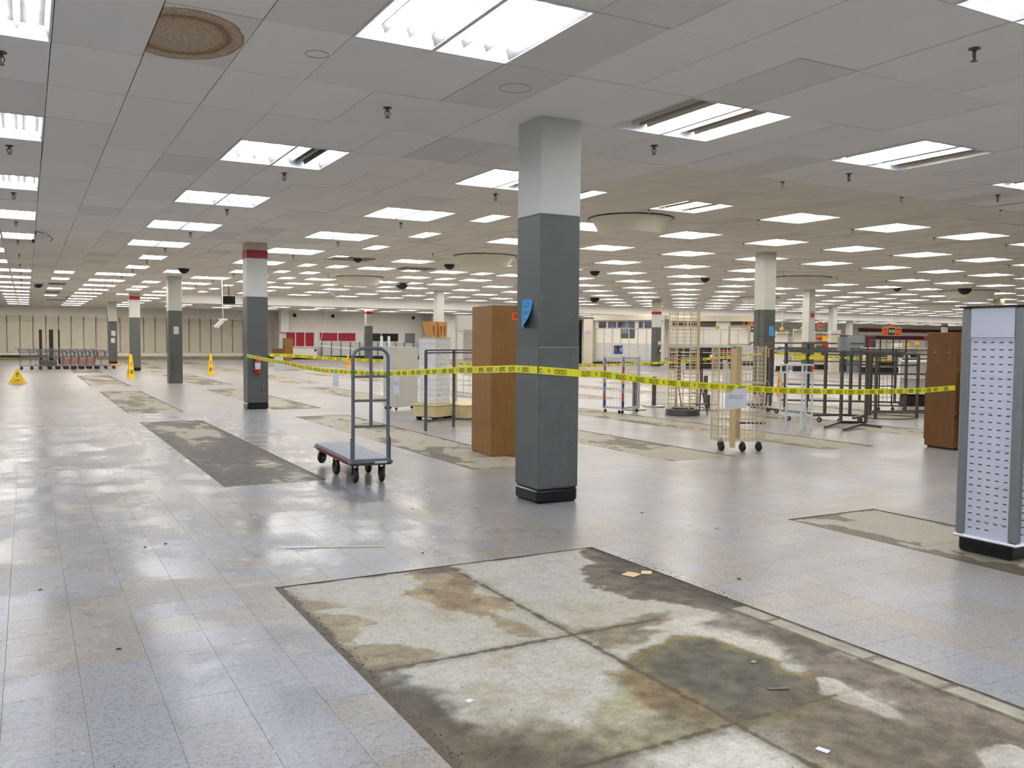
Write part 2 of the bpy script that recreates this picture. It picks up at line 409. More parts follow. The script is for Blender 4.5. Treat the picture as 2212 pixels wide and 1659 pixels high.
# ------------------------------------------------------------------ floor
PATCH = [ # x0,x1,y0,y1,darkness
 (.54, 2.94, -6.0, -.5, 'front'), (5.08, 6.2, -6.0, -.42, 0.19),
 (1.0, 2.1, 3.5, 11.45, 0.80), (3.9, 4.98, 3.5, 11.5, 0.28), (6.6, 7.7, 3.03, 11.5, 0.25), (9.44, 10.52, 3.02, 11.5, 0.17), (12.35, 13.5, 3.0, 11.5, 0.19),
 (1.0, 2.1, 13.5, 21.7, 0.45), (3.95, 5.04, 13.45, 21.8, 0.31), (6.76, 7.84, 13.5, 21.8, 0.26), (9.6, 10.7, 13.5, 21.8, 0.22), (12.45, 13.5, 13.5, 21.8, 0.22),
 (15.3, 16.4, 3.0, 11.5, 0.19), (18.15, 19.25, 3.0, 11.5, 0.22), (15.3, 16.4, 14.2, 21.8, 0.25), (18.15, 19.25, 14.4, 21.8, 0.25), (21.0, 22.1, 3.0, 11.5, 0.22), (21.0, 22.1, 13.5, 21.8, 0.25),
 (.95, 2.14, 24.6, 33.5, 0.60), (4.15, 5.3, 24.6, 33.5, 0.70), (7.2, 8.3, 24.6, 33.5, 0.34), (10.2, 11.3, 24.6, 33.5, 0.31), (13.2, 14.3, 24.6, 33.5, 0.31), (16.2, 17.3, 24.6, 33.5, 0.31), (20.2, 21.3, 24.6, 33.5, 0.31), (23.2, 24.3, 24.6, 33.5, 0.31),
 (1.0, 2.14, 36.6, 45.5, 0.70), (4.2, 5.3, 36.6, 46.0, 0.37), (7.2, 8.3, 36.6, 46, 0.37), (10.2, 11.3, 36.6, 46, 0.31), (13.2, 14.3, 36.6, 46, 0.31), (1.0, 2.1, 48.5, 57.5, 0.60), (4.4, 5.5, 49, 58, 0.70), (7.4, 8.5, 49, 58, 0.70), (-3.4, -2.2, 49, 56, 0.60)]
for i in range(8):
    for (y0, y1) in ((1.5, 11.5), (13.5, 21.8), (24.6, 33.5)): 
        x = 24.5+i*3.0; PATCH.append((x, x+1.1, y0, y1, .25))
def in_patch(x, y): return any(p[0] < x < p[1] and p[2] < y < p[3] for p in PATCH)
def rect_decomp(x0, x1, y0, y1, holes):
    xs = sorted({x0, x1} | {min(max(h[i], x0), x1) for h in holes for i in (0, 1)})
    ys = sorted({y0, y1} | {min(max(h[i], y0), y1) for h in holes for i in (2, 3)})
    out = []
    for j in range(len(ys)-1):
        run = None
        for i in range(len(xs)-1):
            cx, cy = (xs[i]+xs[i+1])/2, (ys[j]+ys[j+1])/2
            hole = any(h[0] < cx < h[1] and h[2] < cy < h[3] for h in holes)
            if not hole: run = (xs[i] if run is None else run[0], xs[i+1])
            if (hole or i == len(xs)-2) and run: out.append((run[0], run[1], ys[j], ys[j+1])); run = None
    return out
TZ = (-3.6, 9.6, -4.4, 6.0)       # tile zone built tile by tile
PD = .0045
sub = MB(); sub.box(XL-.3, XR+.3, YB-.3, YF+.3, -.15, -.0105)
floor = struct(sub.build('floor', 'tile_edge'), 'pale speckled vinyl tile floor of the empty store')
fmb = MB()
for (a, b, c, d) in rect_decomp(XL, XR, YB, YF, [p[:4] for p in PATCH] + [TZ]): fmb.quad((a, c, 0), (b, c, 0), (b, d, 0), (a, d, 0))
for p in PATCH:
    x0, x1, y0, y1 = p[:4]
    for a, b in (((x0, y0), (x1, y0)), ((x1, y0), (x1, y1)), ((x1, y1), (x0, y1)), ((x0, y1), (x0, y0))):
        fmb.quad((a[0], a[1], -PD-.001), (b[0], b[1], -PD-.001), (b[0], b[1], -.0004), (a[0], a[1], -.0004), 1)
o = fmb.build('tile_field', ['floor', 'tile_edge'], floor); o['kind'] = 'stuff'
# individual 12 inch tiles near the camera
cells = []
G = .3048; OY = .085; gp = .0007
for i in range(int((TZ[0]-XL)//G)-100, 200):
    for j in range(-60, 60):
        x0, y0 = i*G, j*G+OY; x1, y1 = x0+G, y0+G
        x0c, x1c, y0c, y1c = max(x0, TZ[0]), min(x1, TZ[1]), max(y0, TZ[2]), min(y1, TZ[3])
        if x1c-x0c < .004 or y1c-y0c < .004: continue
        for r in rect_decomp(x0c, x1c, y0c, y1c, [p[:4] for p in PATCH if p[0] < x1c and p[1] > x0c and p[2] < y1c and p[3] > y0c]):
            if r[1]-r[0] > .004 and r[3]-r[2] > .004: cells.append(r)
def tile_into(mb, r, z=0., tilt=None):
    x0, x1, y0, y1 = r[0]+gp, r[1]-gp, r[2]+gp, r[3]-gp; b = .0007
    zz = [z+(tilt[0]*sx+tilt[1]*sy if tilt else 0) for sx, sy in ((-1, -1), (1, -1), (1, 1), (-1, 1))]
    q = ((x0, y0), (x1, y0), (x1, y1), (x0, y1)); qi = ((x0+b, y0+b), (x1-b, y0+b), (x1-b, y1-b), (x0+b, y1-b))
    vs = [(x, y, -.0100) for x, y in q] + [(x, y, zz[i]-b*.7) for i, (x, y) in enumerate(q)] + [(x, y, zz[i]) for i, (x, y) in enumerate(qi)]
    fs = [(i, (i+1) % 4, 4+(i+1) % 4, 4+i) for i in range(4)] + [(4+i, 4+(i+1) % 4, 8+(i+1) % 4, 8+i) for i in range(4)] + [(8, 9, 10, 11)]
    mb.add(vs, fs)
cells.sort(key=lambda r: (Vector(((r[0]+r[1])/2, (r[2]+r[3])/2, 0))-CAM).length)
near, rest = [], MB()
for r in cells:
    cx, cy = (r[0]+r[1])/2, (r[2]+r[3])/2
    tl = (RNG.uniform(-1, 1)*.00016, RNG.uniform(-1, 1)*.00016)
    if len(near) < 290 and inview((cx, cy, 0), 30) and r[1]-r[0] > .12 and r[3]-r[2] > .12:
        m = MB(); tile_into(m, (r[0]-cx, r[1]-cx, r[2]-cy, r[3]-cy), 0, tl); near.append(m.build('tile', 'floor', floor, (cx, cy, 0)))
    else: tile_into(rest, r, 0, tl)
o = rest.build('small_tiles', 'floor', floor); o['kind'] = 'stuff'

# stain painting of the bare panels (colour that belongs to the surface)
def vnoise(x, y, seed):
    xi, yi = np.floor(x).astype(int), np.floor(y).astype(int); xf, yf = x-xi, y-yi; xf = xf*xf*(3-2*xf); yf = yf*yf*(3-2*yf)
    def h(a, b): 
        n = (a*374761393 + b*668265263 + seed*1442695041) & 0x7fffffff; n = ((n ^ (n >> 13))*1274126177) & 0x7fffffff; return ((n ^ (n >> 16)) & 0xffff)/65535.
    return (h(xi, yi)*(1-xf)+h(xi+1, yi)*xf)*(1-yf) + (h(xi, yi+1)*(1-xf)+h(xi+1, yi+1)*xf)*yf
def fbm(x, y, s, seed, o=5):
    v = 0; a = .5; t = 0
    for i in range(o): v = v + a*vnoise(x*s*(2**i), y*s*(2**i), seed+i*17); t += a; a *= .55
    return v/t
def poly_d(px, py, poly):
    """signed distance to polygon, negative inside"""
    n = len(poly); d = np.full(px.shape, 1e9); ins = np.zeros(px.shape, bool)
    for i in range(n):
        ax, ay = poly[i]; bx, by = poly[(i+1) % n]; ex, ey = bx-ax, by-ay
        t = np.clip(((px-ax)*ex+(py-ay)*ey)/(ex*ex+ey*ey+1e-12), 0, 1); d = np.minimum(d, np.hypot(px-ax-t*ex, py-ay-t*ey))
        c = ((ay > py) != (by > py)) & (px < (bx-ax)*(py-ay)/(by-ay+1e-12)+ax); ins ^= c
    return np.where(ins, -d, d)
def seg_d(px, py, a, b):
    ex, ey = b[0]-a[0], b[1]-a[1]; t = np.clip(((px-a[0])*ex+(py-a[1])*ey)/(ex*ex+ey*ey), 0, 1); return np.hypot(px-a[0]-t*ex, py-a[1]-t*ey)
def L3(*c): return np.array(lin(c))
def blend(col, f, c): f = np.clip(f, 0, 1)[..., None]; return col*(1-f)+np.array(c)*f
def sst(d, w): return np.clip(.5-d/w, 0, 1)
def front_stain(x, y):
    e = (fbm(x, y, 6, 3)-.5)*.26; e2 = (fbm(x, y, 24, 9)-.5)*.08; dd = e+e2
    col = np.zeros(x.shape+(3,)) + L3(172, 169, 157)
    col = blend(col, fbm(x, y, 1.6, 21)*1.4-.4, L3(178, 177, 171))
    col = blend(col, (fbm(x, y, 4, 31)-.5)*3, L3(162, 154, 136))
    def P(poly, c, w=.02, k=1.0, n=1.0, off=0.):
        nonlocal col; d = poly_d(x, y, poly)+dd*n+off; col = blend(col, sst(d, w)*k, c); return d
    # greyed right half and lower areas
    P([(1.72, -3.3), (2.45, -3.2), (2.45, -3.6), (2.8, -3.0), (2.8, -6), (1.72, -6)], L3(112, 103, 88), .25, .9)
    P([(2.45, -2.9), (2.62, -2.75), (2.76, -2.45), (2.8, -2.3), (2.8, -4.4), (2.5, -4.2), (2.42, -3.1)], L3(116, 104, 92), .08, .95)
    P([(.5, -2.0), (.73, -2.39), (.8, -2.49), (.77, -2.79), (.88, -2.98), (.92, -3.18), (.87, -3.32), (.95, -3.6), (.5, -4.4)], L3(76, 71, 61), .16, 1, 1.1)
    P([(.5, -1.95), (.70, -2.3), (.66, -2.6), (.6, -2.9), (.5, -3.0)], L3(50, 50, 48), .12, .95)
    P([(.80, -2.45), (1.0, -2.8), (1.2, -3.2), (.9, -3.3), (.75, -3.0)], L3(128, 120, 100), .25, .7)
    # brown blots on the far left sheet
    P([(1.43, -.49), (1.75, -.52), (1.75, -.9), (1.6, -1.19), (1.75, -1.41), (1.64, -1.53), (1.5, -1.58), (1.41, -1.65), (1.35, -1.5), (1.29, -1.32), (1.22, -1.02), (1.15, -1.04), (1.37, -.81)], L3(146, 130, 102), .02, .95, .7)
    P([(1.5, -.85), (1.7, -.8), (1.55, -1.2), (1.42, -1.45), (1.34, -1.2), (1.3, -1.02)], L3(112, 90, 62), .12, .75, 1.5)
    P([(1.5, -1.58), (1.56, -1.75), (1.6, -1.95), (1.58, -2.07), (1.5, -2.0), (1.44, -1.8)], L3(142, 128, 102), .02, .9, .5)
    P([(.54, -.8), (.82, -.98), (.82, -1.08), (.6, -1.06)], L3(146, 134, 108), .02, .9, .5)
    P([(.54, -1.05), (.79, -1.26), (.88, -1.45), (.75, -1.46), (.66, -1.72), (.54, -1.6)], L3(146, 132, 104), .02, .85, .6)
    P([(.54, -1.69), (.85, -1.81), (1.02, -2.05), (.76, -2.14), (.54, -2.1)], L3(136, 124, 98), .03, .9, .5)
    P([(1.4, -.5), (1.75, -.5), (1.75, -.66), (1.5, -.62)], L3(66, 62, 56), .08, .9, .5)
    # far right dark corner
    d = P([(2.79, -.48), (2.66, -.89), (2.42, -1.18), (2.37, -1.44), (2.4, -1.69), (2.64, -2.05), (2.7, -2.2), (3., -2.2), (3., -.48)], L3(98, 90, 74), .03, .97, .9)
    P([(2.8, -.8), (2.62, -1.2), (2.6, -1.6), (2.8, -2.1), (3., -2.15), (3., -.8)], L3(56, 53, 48), .20, 1)
    P([(1.74, -1.85), (1.8, -2.05), (2.25, -2.05), (2.48, -2.0), (2.3, -2.25), (2.0, -2.36), (1.78, -2.35)], L3(122, 110, 86), .06, .85, .7)
    # brown / yellow stain left of the centre line
    P([(1.25, -2.98), (1.42, -2.84), (1.58, -2.65), (1.74, -2.75), (1.74, -3.33), (1.2, -3.36), (1.02, -3.1)], L3(138, 131, 96), .08, .65, .8)
    P([(1.30, -2.95), (1.5, -2.85), (1.62, -2.7), (1.66, -2.8), (1.5, -3.0), (1.3, -3.1)], L3(160, 155, 120), .06, .45, .8)
    P([(1.58, -2.65), (1.74, -2.7), (1.74, -3.36), (1.56, -3.32), (1.52, -3.05)], L3(112, 92, 58), .10, .9, .8)
    P([(1.15, -3.2), (1.5, -3.25), (1.55, -3.34), (1.1, -3.34)], L3(176, 170, 136), .06, .7, .5)
    # dark green wet stain right of the centre line
    g = [(2.20, -2.36), (2.36, -2.5), (2.40, -2.86), (2.39, -3.03), (2.44, -3.17), (2.36, -3.36), (2.07, -3.40), (1.74, -3.36), (1.74, -2.62), (1.91, -2.50), (2.05, -2.47)]
    P(g, L3(122, 106, 60), .03, .95, .5, -.02); P(g, L3(80, 78, 64), .09, .97, .6, .03)
    P([(1.95, -2.75), (2.2, -2.8), (2.2, -3.2), (1.85, -3.25)], L3(78, 82, 76), .3, .7)
    # cream islands
    P([(2.43, -3.16), (2.47, -3.21), (2.46, -3.51), (2.39, -3.66), (2.33, -3.6), (2.3, -3.3)], L3(200, 196, 184), .02, .95, .4)
    P([(2.36, -3.95), (2.56, -4.0), (2.42, -4.25), (2.25, -4.1)], L3(198, 194, 184), .02, .95, .5)
    P([(1.15, -3.40), (1.5, -3.42), (1.72, -3.42), (1.72, -3.7), (1.45, -3.9), (1.0, -3.7)], L3(192, 190, 180), .04, .9, .6)
    P([(2.1, -2.2), (2.25, -2.3), (2.36, -2.42), (2.45, -2.9), (2.58, -2.76), (2.74, -2.5), (2.76, -2.25), (2.45, -2.15)], L3(190, 186, 172), .04, .85, .6)
    P([(.54, -2.7), (.9, -2.95), (1.3, -3.15), (1.7, -3.2), (1.7, -3.34), (1.2, -3.36), (1.0, -3.7), (.8, -4.6), (.54, -4.6)], L3(92, 84, 68), .22, .75, 1.0)
    P([(2.05, -2.9), (2.4, -3.3), (2.6, -3.9), (1.9, -4.5), (1.74, -3.5), (1.9, -3.35)], L3(96, 84, 68), .3, .55, 1.2)
    P([(2.5, -2.3), (2.8, -2.2), (2.8, -3.2), (2.62, -2.9)], L3(80, 70, 60), .12, .75, 1.0)
    lum = col.mean(-1); dk_ = np.clip((.36-lum)/.2, 0, 1)
    mot = fbm(x, y, 13, 61, 4); col = col*(1+dk_*(mot-.52)*1.5)[..., None]
    mot = fbm(x*1.0, y*2.2, 34, 67, 3); col = col*(1+(mot-.5)*.34)[..., None]
    # right strip of boards
    strip = (x > 2.80)
    sc = L3(150, 146, 130)*(0.72+.5*fbm(x, y, 4, 44))[..., None]
    dark_part = (y > -2.15)
    col = np.where((strip & ~dark_part)[..., None], sc, col)
    P([(2.8, -2.92), (2.96, -2.92), (2.96, -3.1), (2.8, -3.12)], L3(112, 106, 98), .02, .9, .2)
    for yy in (-2.42, -3.5): 
        d = np.abs(y-yy); col = blend(col, sst(d-.008, .01)*strip, L3(90, 84, 74))
    # seams
    for (a, b, wd) in (((1.735, -.5), (1.725, -6), .017), ((.54, -2.115), (2.3, -2.11), .020), ((.95, -3.35), (1.73, -3.34), .014), ((1.73, -3.335), (2.45, -3.33), .007), ((2.80, -.6), (2.80, -6), .012)):
        d = seg_d(x, y, a, b) + e2*.45 + e*.05; col = blend(col, sst(d-wd*.7, .012)*.95, L3(50, 45, 38))
        col = blend(col, sst(d-wd*2.4, .05)*.35, L3(98, 82, 58))
    # faint old tile joints in the bare floor
    for i in range(2, 10):
        d = np.abs(x-i*.3048); col = blend(col, sst(d-.0015, .005)*.30*(fbm(x, y, 3, 71) > .45), L3(110, 102, 88))
    for j in range(-16, -1):
        d = np.abs(y-(j*.3048+.02)); col = blend(col, sst(d-.0015, .005)*.30*(fbm(x, y, 3, 73) > .45), L3(110, 102, 88))
    # tar edge
    for (d, wd, k) in ((x-.54, .055, 1.), (-.5-y, .016, 1.), (2.94-x, .022, 1.)):
        q = d+dd*.32; col = blend(col, sst(q-wd, .025)*k, L3(54, 48, 42))
        col = blend(col, sst(q-wd*2.0, .08)*.4, L3(110, 100, 82))
    q = (2.94-x)+dd*.4; col = blend(col, sst(q-.05, .03)*(y > -2.15), L3(50, 46, 40))
    return col
def gen_stain(x, y, p, seed):
    x0, x1, y0, y1, dk = p
    n = fbm(x*1.15, y*.42, 1.9, seed, 5); n2 = fbm(x, y, 6.5, seed+5, 4); f = n*.72+n2*.28
    ed = np.minimum(np.minimum(x-x0, x1-x), np.minimum(y-y0, y1-y))
    q = np.sort(f.ravel()); th = q[int((1-dk)*(len(q)-1))]
    f2 = f + np.clip(.10-ed, 0, .1)*.9
    wash = fbm(x, y, .8, seed+9)[..., None]
    col = (L3(170, 165, 152)*(1-wash)+L3(160, 153, 138)*wash)
    if dk > .7: col = col*.94
    col = blend(col, np.clip((f2-th+.05)/.07, 0, 1)*.30, L3(144, 133, 112))
    dark = L3(88, 82, 74) if dk > .7 else L3(100, 91, 78)
    col = blend(col, np.clip((f2-th)/.02, 0, 1)*.92, dark)
    col = blend(col, np.clip((f2-th-.09)/.08, 0, 1)*.6, L3(70, 66, 60) if dk > .7 else L3(84, 76, 66))
    for k in range(int((y1-y0)/1.22)+1):
        d = np.abs(y-(y1-k*1.22)); col = blend(col, sst(d-.008, .02)*.5, L3(96, 86, 70))
    col = blend(col, sst(ed-.020+(n2-.5)*.07, .02)*.92, L3(66, 59, 50))
    return col
def stain_grid(name, p, step, seed):
    x0, x1, y0, y1 = p[:4]; nx = max(2, int((x1-x0)/step)+1); ny = max(2, int((y1-y0)/(step*(1 if step < .03 else 1.5)))+1)
    X, Y = np.meshgrid(np.linspace(x0, x1, nx), np.linspace(y0, y1, ny))
    col = front_stain(X, Y) if p[4] == 'front' else gen_stain(X, Y, p, seed)
    co = np.stack([X, Y, np.full(X.shape, -PD)], -1).reshape(-1, 3)
    if p[4] == 'front':     # crumbled mastic along the left and right edges stands slightly proud
        ed = np.minimum(X-x0, x1-X); nz = fbm(X, Y, 30, 5, 3); co[:, 2] += (np.clip(.05-ed, 0, .05)/.05*(nz-.2)*.006).ravel()
    i = np.arange(nx*ny).reshape(ny, nx); f = np.stack([i[:-1, :-1], i[:-1, 1:], i[1:, 1:], i[1:, :-1]], -1).reshape(-1, 4)
    me = bpy.data.meshes.new(name); me.vertices.add(len(co)); me.vertices.foreach_set('co', co.ravel())
    me.loops.add(f.size); me.loops.foreach_set('vertex_index', f.ravel()); me.polygons.add(len(f)); me.polygons.foreach_set('loop_start', np.arange(len(f))*4)
    me.update(calc_edges=True); me.validate()
    at = me.color_attributes.new('Stain', 'FLOAT_COLOR', 'POINT'); at.data.foreach_set('color', np.concatenate([np.clip(col, 0, 1), np.ones(col.shape[:2]+(1,))], -1).ravel())
    me.materials.append(M['patch']); o = bpy.data.objects.new(name, me); C.objects.link(o); o.parent = floor; return o
for k, p in enumerate(PATCH):
    d = (Vector(((p[0]+p[1])/2, p[2], 0))-CAM).length
    if p[4] == 'front': st = .010; p = (p[0], p[1], -4.6, p[3], p[4])
    else: st = .016 if d < 8 else (.025 if d < 16 else (.05 if d < 32 else .09))
    stain_grid('bare_patch', p, st, 100+k*7)
fb = MB(); fb.quad((.54, -6, -PD), (2.94, -6, -PD), (2.94, -4.6, -PD), (.54, -4.6, -PD)); o = fb.build('bare_patch', 'tile_edge', floor)
# pale board strips lying in the front bare patch's right margin are separate pieces
for (y0, y1) in ((-2.40, -2.17), (-3.08, -2.44), (-3.48, -3.13), (-4.5, -3.53)):
    m = MB(); m.box(2.818, 2.915, y0, y1, -.0044, -.0022, bev=.0006); m.build('board_strip', paint('pale_board', S(150, 146, 130), .6, var=.3, scale=6), floor)

# ------------------------------------------------------------------ ceilings
LOWZ = 'low'; 
lights = []            # (a0, a1, bfar, z, near)
def L(a, b, wdt=2, hi=False): lights.append((a, b, wdt, hi))
for b in (1, 4, 7, 10, 13): L(-3, b)
for b in (16, 19): L(-3, b, 1)
for b in range(22, 50, 3): L(-3, b)
for b in range(-8, 50, 3):
    if b < 16 or b % 2: L(-8, b)
for b in (22, 25, 31, 37): L(0, b, 1)
for b in (0, 4, 7, 10, 13): L(2, b)
for b in (16, 19): L(3, b, 1)
for b in range(22, 50, 3): L(2, b)
for b in (20, 25, 28, 30, 34): L(5, b, 1)
for b in (1, 4, 7, 10, 13, 16): L(7, b)
for b in (19,): L(8, b, 1)
for b in range(22, 50, 3): L(7, b)
L(7, -2); L(12, 1); L(17, 1); L(22, 1); L(12, -2); L(17, -2); L(2, -3); L(-3, -2)
for a in (-3, 2, 7, 12): L(a, -5)
for a in (2, 12): L(a, -8)
for b in (44, 47):
    for a in range(12, 165, 5): L(a, b)
for b in range(4, 42, 3):
    amax = int((1.70*(b*2*T+6.5)-.8)/T)+3
    for a in range(12, min(amax, 172), 5): L(a, b, 2, True)
for a in (15, 20, 25):
    for b in (22, 25, 28, 31): L(a, b, 1, True)
DUCTS = ((10.95, 9.9, .93), (12.2, 19.4, 1.0), (12.0, 31.0, 1.0), (27.5, 20.5, 1.25), (41.5, 22.3, 1.35), (54.0, 33.0, 1.3), (38.0, 33.5, 1.2))
lights = [q for q in lights if not (q[3] and any(abs((q[0]+q[2]/2)*T-dx) < dr+q[2]*T/2-.02 and abs((q[1]-.5)*2*T-dy) < dr+T-.02 for dx, dy, dr in DUCTS))]
occ_lo, occ_hi = set(), set()
for a, b, wd, hi in lights:
    for i in range(wd): (occ_hi if hi else occ_lo).add((a+i, b-1))
COLS = []
def ceiling_tiles(cells_, occ, z, mat, parent, nmax):
    lst = [c for c in cells_ if c not in occ]
    lst.sort(key=lambda c: (Vector(((c[0]+.5)*T, (c[1]+.5)*2*T, z))-CAM).length)
    rest = MB(); n = 0
    for (a, b) in lst:
        x0, x1, y0, y1 = a*T, (a+1)*T, b*2*T, (b+1)*2*T; cx, cy = (x0+x1)/2, (y0+y1)/2
        d = (Vector((cx, cy, z))-CAM).length
        g1 = random.choice((.004, .005, .006, .009))*(1 if d < 25 else .6); g2 = random.choice((.0028, .0035, .0045)); dz = random.uniform(-.0015, .003) if random.random() < .85 else .004
        bx = (x0+g2-cx, x1-g2-cx, y0+g1-cy, y1-.001-cy)
        stn = (a, b) == (0, 0) and z < 4
        if n < nmax and inview((cx, cy, z), 20):
            n += 1; m = MB(); m.box(*bx, dz, .016)
            if stn:
                m.build('tile', 'stain_tile', parent, (cx, cy, z))['label'] = 'ceiling tile with a brown water stain'
            else: m.build('tile', mat, parent, (cx, cy, z))
        else:
            m = rest; zz = z+dz
            m.add([(cx+bx[0], cy+bx[2], zz), (cx+bx[1], cy+bx[2], zz), (cx+bx[1], cy+bx[3], zz), (cx+bx[0], cy+bx[3], zz)], [(3, 2, 1, 0)])
            if d < 14:
                for (p, q) in (((0, 2), (1, 2)), ((1, 2), (1, 3)), ((1, 3), (0, 3)), ((0, 3), (0, 2))):
                    m.quad((cx+bx[q[0]], cy+bx[q[1]], zz), (cx+bx[p[0]], cy+bx[p[1]], zz), (cx+bx[p[0]], cy+bx[p[1]], zz+.016), (cx+bx[q[0]], cy+bx[q[1]], zz+.016))
    o = rest.build('tile_field', mat, parent); o['kind'] = 'stuff'
ax0, ax1 = int(XL/T), int(XR/T)+1
dk = MB(); dk.box(XL-.2, RX0-.03, YB, YF, ZL+.19, ZL+.3); dk.box(RX0-.03, XR, YB, RY0-.03, ZL+.19, ZL+.3); dk.box(RX0-.03, XR, RY1+.03, YF, ZL+.19, ZL+.3)
ceil_lo = struct(dk.build('ceiling', 'plenum'), 'lower tiled ceiling of the perimeter aisles')
dk = MB(); dk.box(RX0-.1, XR, RY0-.1, RY1+.1, ZH+.19, ZH+.3)
ceil_hi = struct(dk.build('ceiling', 'plenum'), 'raised tiled ceiling over the sales floor')
lo_cells = [(a, b) for a in range(ax0, ax1) for b in range(-11, 52) if (a < 10 or b < 2 or b >= 41)]
hi_cells = [(a, b) for a in range(10, ax1) for b in range(2, 41)]
ceiling_tiles(lo_cells, occ_lo, ZL, 'ceil', ceil_lo, 290)
ceiling_tiles(hi_cells, occ_hi, ZH, 'ceil2', ceil_hi, 120)
for (rx, ry, rr) in ((2.81, .53, .132), (1.12, .51, .085)):
    m = MB(); cp = [(rx+rr*math.cos(k*math.pi/20), ry+rr*math.sin(k*math.pi/20), ZL-.001) for k in range(41)]; m.path(cp, .0022, 4); m.build('ring_mark', 'reflector', ceil_lo)
# vertical faces of the step
sm = MB(); sm.box(RX0-.02, XR, RY0-.02, RY0, ZL-.004, ZH+.19); struct(sm.build('trim_1', 'soffit'), 'edge board of the lower ceiling facing the sales floor')
sm = MB(); sm.box(RX0-.02, RX0, RY0, RY1, ZL-.004, ZH+.19); struct(sm.build('trim_2', 'soffit'), 'edge board along the left side of the raised ceiling')
sm = MB(); sm.box(RX0, XR, RY1-.01, RY1+.04, ZL-.004, ZH+.19); struct(sm.build('trim_3', 'soffit'), 'white bulkhead closing the far end of the raised ceiling')

# ------------------------------------------------------------------ light fixtures
PROF = [(.020, 0.), (.045, .085), (.19, .085), (.2125, .03), (.235, .085), (.375, .085), (.3975, .03), (.42, .085), (.565, .085), (.5896, 0.)]
TX = (.1175, .305, .4925)
def housing(mb, ox=0.0, simple=False):
    W, D = T, 2*T; e = .02
    for (x0, x1, y0, y1) in ((0, W, 0, e), (0, W, D-e, D), (0, e, e, D-e), (W-e, W, e, D-e)): mb.box(ox+x0+.002, ox+x1-.002, y0+.002, y1-.002, -.006, .012, 0)
    ya, yb = (e, .075), (D-e, D-.075)
    P = PROF if not simple else [PROF[0], PROF[1], PROF[8], PROF[9]]
    for (p, q) in zip(P, P[1:]): mb.quad((ox+p[0], ya[1], p[1]), (ox+q[0], ya[1], q[1]), (ox+q[0], yb[1], q[1]), (ox+p[0], yb[1], p[1]), 1)
    for ye, yi in (ya, yb): mb.quad((ox+e, ye, .004), (ox+W-e, ye, .004), (ox+W-e, yi, .09), (ox+e, yi, .09), 0)
    for x in (ox+e, ox+W-e): mb.quad((x, ya[0], 0), (x, yb[0], 0), (x, yb[0], .1), (x, ya[0], .1), 0)
    mb.box(ox+.001, ox+W-.001, .001, D-.001, .10, .12, 0)
def tube(mb, x, mi=0, n=8): mb.bar((x, .085, .050), (x, 2*T-.085, .050), .018, n, mi, rot=0)
hm = MB(); housing(hm); HM = hm.mesh('housing', ['white_metal', 'reflector']); HMD = hm.mesh('housing', ['white_metal', 'reflector_dirty_dimmed']); HML = hm.mesh('housing', ['white_metal', 'reflector_bare'])
tm = MB(); tube(tm, 0); TM1 = tm.mesh('tube', ['tube_near']); tm = MB(); tube(tm, 0); TM0 = tm.mesh('tube', ['tube_dead']); tm = MB(); tube(tm, 0); TMF = tm.mesh('tube', ['tube_far'])
def cheap(wd, tmat):
    m = MB()
    for h in range(wd):
        housing(m, h*T, True)
        for x in TX: m.bar((x+h*T, .09, .045), (x+h*T, 2*T-.09, .045), .02, 4, 2, rot=0, cap=False)
    return m.mesh('ceiling_light', ['white_metal', 'reflector', tmat])
CHEAP = {(1, 0): cheap(1, 'tube_near'), (2, 0): cheap(2, 'tube_near'), (1, 1): cheap(1, 'tube_far'), (2, 1): cheap(2, 'tube_far')}
SPECIAL = {(2, 0): ('largest paired fluorescent light, at the top of the view near the grey column', ()),
 (2, 4): ('paired fluorescent light above the aisle with one dark tube in its right half', ((1, 1),)),
 (7, 1): ('paired fluorescent light right of the near column with missing tubes', ((0, 0), (1, 1), (0, 1))),
 (12, 1): ('paired fluorescent light farther right in the row of the near column', ((0, 0), (1, 0), (1, 2))),
 (7, 4): ('paired fluorescent light half hidden behind the near column', ((1, 1),)),
 (7, -2): ('paired fluorescent light cut off at the top right corner of the view', ((1, 1),)),
 (-3, 1): ('fluorescent light cut off at the top left corner of the view', ()),
 (-3, 4): ('second fluorescent light down the left edge of the view', ()),
 (-3, 7): ('third fluorescent light down the left edge of the view', ()),
 (-3, 10): ('fourth fluorescent light down the left edge of the view', ()),
 (-3, 13): ('fluorescent light beside the white security camera', ()),
 (2, 7): ('paired fluorescent light, second one beyond the stained ceiling tile', ()),
 (2, 10): ('paired fluorescent light, third one beyond the stained ceiling tile', ()),
 (2, 13): ('paired fluorescent light, fourth one beyond the stained ceiling tile', ()),
 (7, 7): ('paired fluorescent light above the platform cart end of the aisle', ()),
 (17, 1): ('paired fluorescent light cut off at the right edge of the view', ((0, 1),))}
far_join = MB(); nfar = 0; nind = 0
ORDN = ['first', 'second', 'third', 'fourth', 'fifth', 'sixth', 'seventh', 'eighth', 'ninth', 'tenth', 'eleventh', 'twelfth', 'thirteenth', 'fourteenth', 'fifteenth', 'sixteenth', 'seventeenth', 'eighteenth', 'nineteenth', 'twentieth']
def ordn(i): return ORDN[i] if i < 20 else 'twenty-'+ORDN[i-20] if i < 29 else 'thirtieth' if i == 29 else 'thirty-'+ORDN[(i-30) % 9]
allL = []
for (a, b, wd, hi) in lights:
    x, y, z = a*T, (b-1)*2*T, (ZH if hi else ZL); c = (x+wd*T/2, y+T, z); allL.append(((Vector(c)-CAM).length, a, b, wd, hi, x, y, z, c))
allL.sort()
